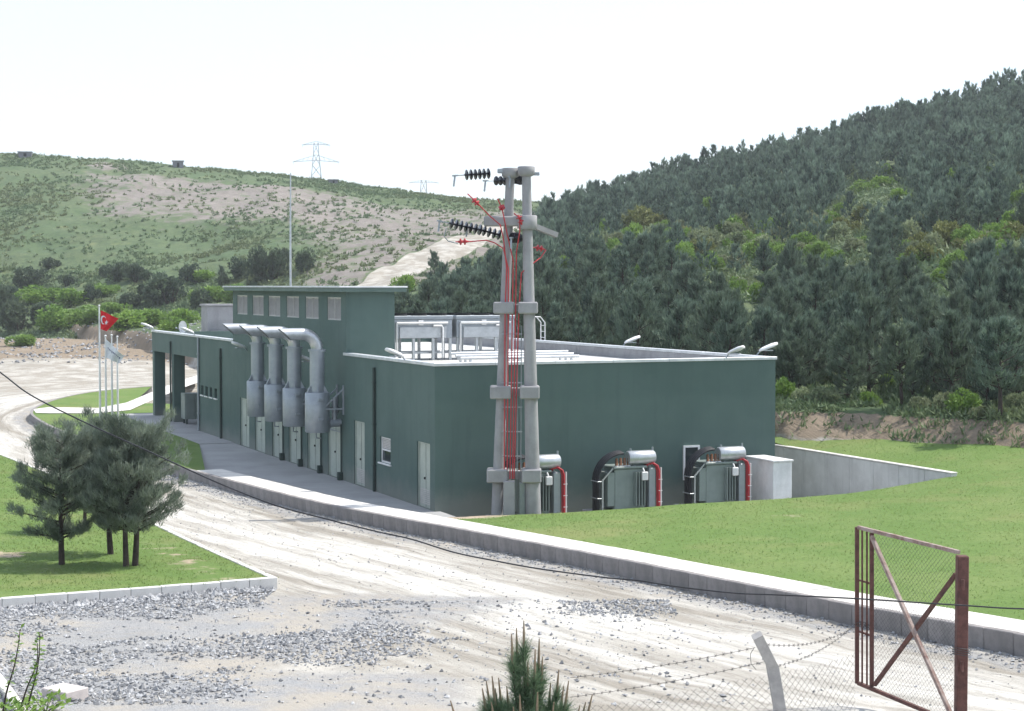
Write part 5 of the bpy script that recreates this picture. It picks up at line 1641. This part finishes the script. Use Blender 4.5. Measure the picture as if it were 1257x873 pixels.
for k, (px, py, w_, h_) in enumerate(BRIGHT_B):
    shrub(px, py, w_, h_, 'leaf_bright', 'bright green broad-leaved bush among the dark pines', 'bright bushes on the wooded hill')
for k, (px, py, w_, h_) in enumerate(((962, 492, 36, 34), (985, 496, 40, 26), (1012, 498, 44, 30), (1072, 498, 36, 24), (1132, 505, 40, 28), (1158, 504, 44, 34), (1185, 508, 44, 36), (1205, 512, 30, 22), (1250, 505, 30, 30), (1090, 474, 40, 26), (1195, 488, 40, 24), (1020, 470, 30, 24))):
    shrub(px, py, w_, h_, 'leaf_grey' if k % 3 else 'leaf_bright', 'low pale shrub along the top of the earth bank', 'shrubs along the bank')
rb2 = np.random.default_rng(77)
for k in range(96):
    px = rb2.uniform(735, 1256); py = 292 + 12 * math.sin(px / 60) + rb2.uniform(-12, 34); sz_ = rb2.uniform(22, 46)
    kind, lab, grp = (('leaf_bright', 'bright green broad-leaved bush among the dark pines', 'bright bushes on the wooded hill') if k % 5 in (0, 2) else
                      ('leaf_grey', 'pale grey-green bush among the pines on the hill', 'pale bushes on the wooded hill') if k % 5 in (1, 3) else
                      ('leaf_olive', 'small olive-brown bush in the scrub belt across the hill', 'olive bushes on the wooded hill'))
    shrub(px, py, sz_, sz_ * rb2.uniform(.65, 1.0), kind, lab, grp)
# dark shrubs and small conifers at the foot of the left hill
for px, py, w_, h_ in ((142, 345, 34, 26), (166, 347, 34, 28), (208, 375, 66, 46), (230, 346, 32, 26), (272, 352, 18, 20), (36, 352, 44, 28), (112, 372, 22, 26), (158, 378, 30, 22), (190, 366, 36, 26), (24, 408, 50, 46), (4, 395, 40, 50),
                       (245, 380, 30, 30), (50, 396, 40, 30), (128, 340, 20, 18), (296, 342, 30, 30), (318, 345, 44, 46), (338, 343, 40, 42), (372, 333, 34, 30), (82, 352, 26, 18), (60, 330, 26, 16), (350, 322, 22, 20), (14, 372, 40, 26), (182, 346, 22, 16)):
    shrub(px, py, w_, h_, 'leaf_dark', 'dark scrub bush at the foot of the left hill', 'dark bushes on the left hill', 120)
for px, py, w_, h_ in ((70, 405, 70, 34), (110, 398, 60, 26), (150, 404, 70, 30), (95, 375, 60, 26), (185, 400, 60, 28), (50, 372, 56, 24), (140, 386, 46, 20), (225, 398, 46, 26), (260, 372, 50, 28), (290, 372, 50, 26), (250, 345, 40, 18), (130, 362, 40, 16), (497, 358, 36, 28), (30, 425, 40, 20), (215, 410, 40, 24)):
    shrub(px, py, w_, h_, 'leaf_bright', 'lush green bush at the foot of the left hill', 'green bushes on the left hill', 120)
for px, py, hpx, lab in ((533, 352, 40, 'small conical conifer standing beside the climbing road'), (272, 352, 24, 'small lone conifer in the scrub left of the tower')):
    b = at_f(px, py, ground_z, 110)
    r = thing('conifer', lab, 'tree', (b.x, b.y, b.z - .1))
    s_ = hpx * b.y / F / 4.2
    r.scale = (s_ * .9, s_ * .9, s_)
    link('crown', protos[1][0], r); link('trunk', protos[1][1], r)

# --- herbs over the left hill and under the wood
n = 70000
aa = rg.uniform(-.36, .12, n); yy = 112 + 312 * rg.uniform(0, 1, n) ** .8
xx = aa * yy
lzv, sv = left_hill(xx, yy); rzv, qv = right_hill(xx, yy)
hr_, _ = side_dist(HILLROAD, xx, yy)
dens = fbm(xx / 26, yy / 26, 101) + .25 * (vnoise(xx / 6, yy / 6, 103) - .5)
band = sstep(.50, .68, sv + (aa + .18) * .9) * (1 - sstep(.86, .93, sv + (aa + .25) * .35)) * sstep(-.30, -.22, aa)
flank = sstep(-.16, -.10, aa) * (1 - sstep(.80, .90, sv))
keep = (sv > .02) & (np.abs(hr_) > 4) & (rg.uniform(0, 1, n) < .06 + .60 * sstep(.38, .66, dens) * (1 - .85 * np.maximum(band, flank))) & ((lzv > rzv - .2) | (qv > 1))
x1, y1 = xx[keep], yy[keep]; z1 = ground_z(x1, y1)
sz = rg.uniform(.25, 1.2, len(x1)) ** 1.3 * (1 - .35 * np.clip((y1 - 250) / 170, 0, 1))
C = np.repeat(np.stack([x1, y1, z1], -1), 3, 0) + rg.normal(0, .35, (len(x1) * 3, 3)) * np.repeat(sz, 3)[:, None] * [1, 1, .3]
tt_ = np.clip(np.repeat(rg.uniform(0, 1, len(x1)) * .7 + .15, 3), 0, 1)
vv, ff, ti = needles(rg, C, np.tile([0, 0, .6], (len(C), 1)), 5, .46, .30, .7, tt_, .12)
tag(link('hill_herbs', np_mesh('hill_herbs', vv, ff, M['leaf_slope'], False, {'tint': ('FLOAT', ti)})), 'green herbs and low scrub over the left hill', 'ground cover', None, 'stuff')
# undergrowth at the forest edge
n = 9000
xx = rg.uniform(8, 34, n); yy = foot(xx) + np.where(rg.uniform(0, 1, n) < .05, rg.uniform(-2.0, .3, n), rg.uniform(.1, 14, n))
keep = (fbm(xx / 3, yy / 3, 111) > .42)
xx, yy = xx[keep], yy[keep]; zz = ground_z(xx, yy)
vv, ff, ti = needles(rg, np.stack([xx, yy, zz], -1), np.tile([0, 0, .8], (len(xx), 1)), 7, .30, .10, .6, rg.uniform(.1, .9, len(xx)), .12)
tag(link('undergrowth', np_mesh('undergrowth', vv, ff, M['leaf_slope'], False, {'tint': ('FLOAT', ti)})), 'green undergrowth along the edge of the wood', 'ground cover', None, 'stuff')

# herbs on the open ground of the scrub belt
n = 16000
xx = rg.uniform(5, 95, n); yy = rg.uniform(110, 260, n)
zz = ground_z(xx, yy); hx, hy = project(xx, yy, zz)
keep = (hx > 725) & (hx < 1290) & (hy > 205) & (hy < 372)
xx, yy, zz = xx[keep], yy[keep], zz[keep]
vv, ff, ti = needles(rg, np.stack([xx, yy, zz], -1), np.tile([0, 0, .6], (len(xx), 1)), 8, .55, .26, .7, rg.uniform(.1, .9, len(xx)), .3)
tag(link('scrub_herbs', np_mesh('scrub_herbs', vv, ff, M['leaf_slope'], False, {'tint': ('FLOAT', ti)})), 'green herbs in the scrub belt across the wooded hill', 'ground cover', None, 'stuff')

# --- grass blades on the lawns
def blades(poly, zf, n, name, label, hgt, barefn, xr, yr):
    x = rg.uniform(*xr, n); y = rg.uniform(*yr, n)
    k = in_poly(poly, x, y); x, y = x[k], y[k]
    k = (barefn(x, y) + fbm(x / .9, y / .9, 121) * .8) < .95; x, y = x[k], y[k]
    px_, _ = project(x, y, x * 0 + 1); k = (px_ > -30) & (px_ < 1290); x, y = x[k], y[k]
    z = zf(x, y)
    t_ = np.clip(fbm(x / 1.5, y / 1.5, 123) * .9 + rg.uniform(-.15, .35, len(x)), 0, 1)
    hh = hgt * (.6 + .9 * fbm(x / 2.2, y / 2.2, 125))
    v, f, ti = needles(rg, np.stack([x, y, z - .01], -1), np.tile([0, 0, 1.], (len(x), 1)), 3, hgt, .020, .75, t_, .02, .5)
    tag(link(name, np_mesh(name, v, f, M['grass'], False, {'tint': ('FLOAT', ti)})), label, 'grass', None, 'stuff')
blades(lawn_poly, lawn_z, 60000, 'lawn_grass', 'short grass of the lawn by the end wall', .038, lawn_bare, (-4, 24), (30, 76))
blades(ll_poly, lambda X, Y: ll_z(X, Y) - .03, 60000, 'pine_lawn_grass', 'short grass of the lawn under the pines', .045, ll_bare, (-24, -5), (38, 84))

# --- gravel: loose stones
def stones(x, y, size, zf):
    n = len(x)
    base = np.array([[1, 0, 0], [-1, 0, 0], [0, 1, 0], [0, -1, 0], [0, 0, 1], [0, 0, -1]], float)
    v = base[None] * (size[:, None, None] * rg.uniform(.5, 1.15, (n, 6, 1))) + rg.normal(0, .18, (n, 6, 3)) * size[:, None, None]
    v[..., 2] *= .75
    a_ = rg.uniform(0, 6.28, n)[:, None]
    vx = v[..., 0] * np.cos(a_) - v[..., 1] * np.sin(a_); vy = v[..., 0] * np.sin(a_) + v[..., 1] * np.cos(a_)
    z = zf(x, y)[:, None] + v[..., 2] + size[:, None] * .28
    V = np.stack([vx + x[:, None], vy + y[:, None], z], -1).reshape(-1, 3)
    fb = np.array([[0, 2, 4], [2, 1, 4], [1, 3, 4], [3, 0, 4], [2, 0, 5], [1, 2, 5], [3, 1, 5], [0, 3, 5]])
    Fc = (fb[None] + (np.arange(n) * 6)[:, None, None]).reshape(-1, 3)
    return V, Fc, np.repeat(np.clip(rg.uniform(0, 1, n) ** 1.2, 0, 1), 6)
X = []; Y = []; S = []
# band under the lawn kerb
n = 5200
k = rg.integers(0, len(EN) - 1, n); t = rg.uniform(0, 1, n)
ex = EN[k, 0] + (EN[k + 1, 0] - EN[k, 0]) * t; ey = EN[k, 1] + (EN[k + 1, 1] - EN[k, 1]) * t
dd = -np.abs(rg.normal(0, 1.0, n)) - .04
X.append(ex + dd * .05); Y.append(ey + dd); S.append((rg.uniform(0, 1, n) ** 2.2 * .075 + .018) * np.where(dd > -.8, 1.15, .75))
# scattered patches over the near yard
n = 80000
x = rg.uniform(-12, 3.5, n); y = rg.uniform(25, 38, n)
g = fbm(x / 2.4, y / 2.4, 131) + .18 * (1 - sstep(27, 32, y)) - .34 * sstep(-3.5, 0.5, x + (30 - y) * .9) - .13 * np.exp(-((y - 34.5 + x * .05) / 1.6) ** 2)
k = rg.uniform(0, 1, n) < .04 + .9 * sstep(.44, .64, g); X.append(x[k]); Y.append(y[k]); S.append(rg.uniform(.1, 1, k.sum()) ** 4.5 * .055 + .008)
# rubble at the foot of the roadside kerb
n = 4200
ok_ = offset_path(KERB, -.35); k = rg.integers(0, 90, n); dd = -np.abs(rg.normal(0, .45, n))
nn_ = (offset_path(KERB, 1) - KERB)[k]
X.append(KERB[k, 0] + nn_[:, 0] * (dd - .05) + rg.uniform(-.3, .3, n)); Y.append(KERB[k, 1] + nn_[:, 1] * (dd - .05) + rg.uniform(-.3, .3, n)); S.append(rg.uniform(.015, .05, n))
# stray stones on the road
n = 3500
x = rg.uniform(-12, 12, n); y = rg.uniform(25, 70, n); k = side_dist(KC, x, y)[0] < -.2
X.append(x[k]); Y.append(y[k]); S.append(rg.uniform(.012, .035, k.sum()))
X = np.concatenate(X); Y = np.concatenate(Y); S = np.concatenate(S)
k = ~in_poly(ll_poly, X, Y); X, Y, S = X[k], Y[k], S[k]
vv, ff, ti = stones(X, Y, S, ground_z)
tag(link('gravel', np_mesh('gravel', vv, ff, M['gravel'], False, {'tint': ('FLOAT', ti)})), 'loose grey gravel and rubble on the dirt', 'gravel', None, 'stuff')
# rubble on the dumped earth by the far road
n = 1800
aa = rg.uniform(-.34, -.17, n); yy = rg.uniform(165, 246, n); xx = aa * yy
vv, ff, ti = stones(xx, yy, rg.uniform(.06, .26, n), ground_z)
tag(link('rubble', np_mesh('rubble', vv, ff, M['gravel'], False, {'tint': ('FLOAT', ti)})), 'broken rubble on the earth beyond the far road', 'rubble', None, 'stuff')

# --- thin bright haze in the air
hz = MB().box(-1500, -60, -3.0, 1500, 2600, 75).obj('haze', bpy.data.materials.new('haze'))
hm = hz.data.materials[0]; hm.use_nodes = True; ht = hm.node_tree; ht.nodes.clear()
ho = ht.nodes.new('ShaderNodeOutputMaterial'); hv = ht.nodes.new('ShaderNodeVolumePrincipled')
hv.inputs['Color'].default_value = (.93, .96, 1.0, 1); hv.inputs['Density'].default_value = .00024; hv.inputs['Anisotropy'].default_value = .2
ht.links.new(hv.outputs[0], ho.inputs['Volume'])
tag(hz, 'thin pale haze in the air', 'haze', None, 'stuff')
